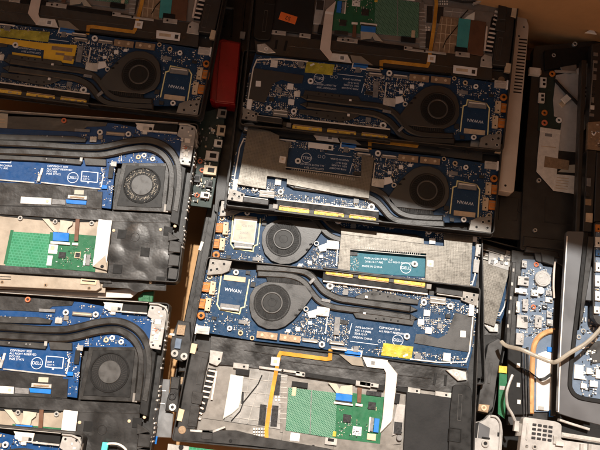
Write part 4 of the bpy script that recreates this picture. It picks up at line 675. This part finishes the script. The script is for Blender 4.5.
part('rim', t, f, ('l', spline([(491, 416), (497, 417.5), (501, 425), (500.5, 440), (499, 458)], 4), 2.4, 0, 2, 'plastic_light', .8)); part('screw', t, f, ('o', 485.5, 443.5, 1.8, 4, 0, 1.4, 'steel'), ('c', 485.5, 443.5, 1.8, 0, .5, 'dark'))
f = fl(491, 375, -.024, -7)
t = thing('speaker_box', f, 'grey speaker box with a bronze screw tab, in the gap right of the nearest laptop', 'speaker')
part('case', t, f, ('pr', [(488, 344), (499, 338), (503, 344), (497, 376), (493, 408), (488, 413), (477, 411), (482, 376)], -8, 0, 'fan_grey', 3), ('rim', [(490, 362), (493.5, 362.5), (490.5, 384), (487, 383)], .5, -.1, .5, 'hub_grey', .5)); part('screw_tab', t, f, ('p', [(479, 404), (490, 405), (488, 413), (478, 411)], -.2, 1, 'brownpad', .5), ('o', 484, 408, 1.3, 3, 1, 1.8, 'tan'))
f = fl(503, 395, -.022, -7)
t = thing('green_strip', f, 'narrow green circuit strip with a yellow end in the dark gap', 'circuit strip')
part('strip', t, f, ('p', [(499.5, 372), (509, 374), (506, 396), (505, 419), (498, 414), (498.5, 395)], -2, 0, 'pcb_green'), ('r', 502.5, 388, 6, 4, 0, .5, 'plastic_light')); part('yellow_end', t, f, ('r', 503, 369.5, 8, 7, -2, 1.5, 'gold'))
single('antenna_cable', fl(510, 400, -.01), 'short curved pale grey cable beside the green strip', 'cable', ('w', [(512.5, 375, 0), (509, 384, 2), (506.5, 394, 2), (507.5, 406, 1), (512, 414, 0), (516, 423, -1)], 1.5, 'steel'))
single('flat_cable', fl(550, 350, .012), 'beige flat cable looping across the copper pipe and the grey palm rest', 'cable', ('w', [(501, 341, -22), (507, 346, -16), (521, 349.5, -8), (536, 356, -4), (550, 361.5, -2), (557, 361.5, 2), (570, 353, 4), (585, 344, 4), (596, 334, 3), (606, 322, 0)], 2.1, 'cable_grey', .35))
f = fl(550, 300, -.045)
single('gap_underlay', f, 'wide added black tray lying beneath the right hand pile', 'underlay', ('pr', [(484, 60), (640, 60), (640, 480), (470, 480)], -9, 0, 'dark', 4))  # added under the pile so its gaps look dark instead of cardboard

# ------------------------------------------------------------------ the cardboard box that holds it all
Z0, Z1 = -.066, .403
fb = Frame(Matrix.Translation((0, 0, 0)))
B1, B2 = fb.L(300, -30), fb.L(600, 32)
u = (B2-B1).normalized(); ang = math.atan2(u.y, u.x)
n_ = Vector((u.y, -u.x))                       # into the box
BX = Matrix.Translation((B1.x, B1.y, 0)) @ Matrix.Rotation(ang, 4, 'Z')
box = bpy.data.objects.new('cardboard_box', None); COL.objects.link(box); box.matrix_world = BX @ Matrix.Translation((0, 0, Z0))
tag(box, 'open brown cardboard box holding all the laptop scrap', 'box')
fB = Frame(box.matrix_world)
def slab(name, x0, y0, z0, x1, y1, z1, m='cardboard', rot=None):
    b = MB(fB); b.prism([Vector(p) for p in ((x0, y0), (x1, y0), (x1, y1), (x0, y1))], z0, z1, m, .0008); o = b.build(name, box)
    if rot: o.matrix_local = rot
    return o
X0, X1, DY, H = -.62, .52, -1.05, Z1-Z0
slab('floor', X0-.005, DY-.005, -.005, X1+.005, .005, 0)
b = MB(fB); prof = [(X0, H+.08), (-.3, H+.046), (-.2, H+.024), (-.08, H+.003), (.1, H), (.2, H+.005), (.3, H+.019), (X1, H+.032)]  # unseen wall top raised towards both ends to shape where its shadow ends
P_ = [Vector((X0, 0)), Vector((X1, 0))]+[Vector(q) for q in prof[::-1]]
b.prism(P_, -.005, 0, 'cardboard', .0008); o = b.build('wall', box); o.matrix_local = Matrix.Rotation(R(90), 4, 'X')
slab('wall', X0, DY-.005, 0, X1, DY, H)
slab('wall', X0-.005, DY, 0, X0, 0, H); slab('wall', X1, DY, 0, X1+.005, 0, H)
for nm, M, w, d in (('flap', Matrix.Translation((X1, DY-.006, H)) @ Matrix.Rotation(R(180), 4, 'Z') @ Matrix.Rotation(R(-50), 4, 'X'), X1-X0, .2),):
    b = MB(fB); b.prism([Vector(p) for p in ((0, 0), (w, 0), (w, d), (0, d))], 0, .005, 'cardboard', .0008); o = b.build(nm, box); o.matrix_local = M
bpy.data.objects['floor'].name = 'bottom'
gr = MB(Frame(Matrix())); gr.prism([Vector(p) for p in ((-6, -6), (6, -6), (6, 6), (-6, 6))], Z0-.1, Z0-.006, 'darkcard'); g = gr.build('ground'); g['kind'] = 'structure'
# ------------------------------------------------------------------ light
w = bpy.data.worlds.new('World'); sc.world = w; w.use_nodes = True; nt = w.node_tree
SUN_E, SUN_A = R(58), R(8)        # elevation, and how far east of straight ahead the sun stands
sky = nt.nodes.new('ShaderNodeTexSky'); sky.sky_type = 'NISHITA'; sky.sun_disc = False; sky.sun_elevation = SUN_E; sky.sun_rotation = SUN_A; sky.dust_density = 6
tint = nt.nodes.new('ShaderNodeMix'); tint.data_type = 'RGBA'; tint.blend_type = 'MULTIPLY'; tint.inputs['Factor'].default_value = 1; tint.inputs['B'].default_value = (1.3, .9, .58, 1)
# added mask dims the sky overhead, so glossy blacks reflect less of it
tc = nt.nodes.new('ShaderNodeTexCoord'); sp = nt.nodes.new('ShaderNodeSeparateXYZ'); mr = nt.nodes.new('ShaderNodeMapRange'); mr.interpolation_type = 'SMOOTHSTEP'
nt.links.new(tc.outputs['Generated'], sp.inputs['Vector']); nt.links.new(sp.outputs['Z'], mr.inputs['Value'])
for k, v in (('From Min', .7), ('From Max', .93), ('To Min', 1), ('To Max', .04)): mr.inputs[k].default_value = v
dim = nt.nodes.new('ShaderNodeMix'); dim.data_type = 'RGBA'; dim.blend_type = 'MULTIPLY'; dim.inputs['Factor'].default_value = 1
nt.links.new(tint.outputs['Result'], dim.inputs['A']); nt.links.new(mr.outputs['Result'], dim.inputs['B'])
nt.links.new(sky.outputs['Color'], tint.inputs['A']); nt.links.new(dim.outputs['Result'], nt.nodes['Background'].inputs['Color']); nt.nodes['Background'].inputs['Strength'].default_value = .15
sl = bpy.data.lights.new('sun', 'SUN'); sl.energy = 5; sl.angle = R(1.6); sl.color = (1, .95, .88)
so = bpy.data.objects.new('sun', sl); COL.objects.link(so)
d = Vector((math.sin(SUN_A)*math.cos(SUN_E), math.cos(SUN_A)*math.cos(SUN_E), math.sin(SUN_E)))
so.rotation_euler = d.to_track_quat('Z', 'Y').to_euler()
sc.view_settings.view_transform = 'Standard'; sc.view_settings.look = 'None'; sc.view_settings.exposure = .55
sc.render.engine = 'CYCLES'
sc.cycles.max_bounces = 6
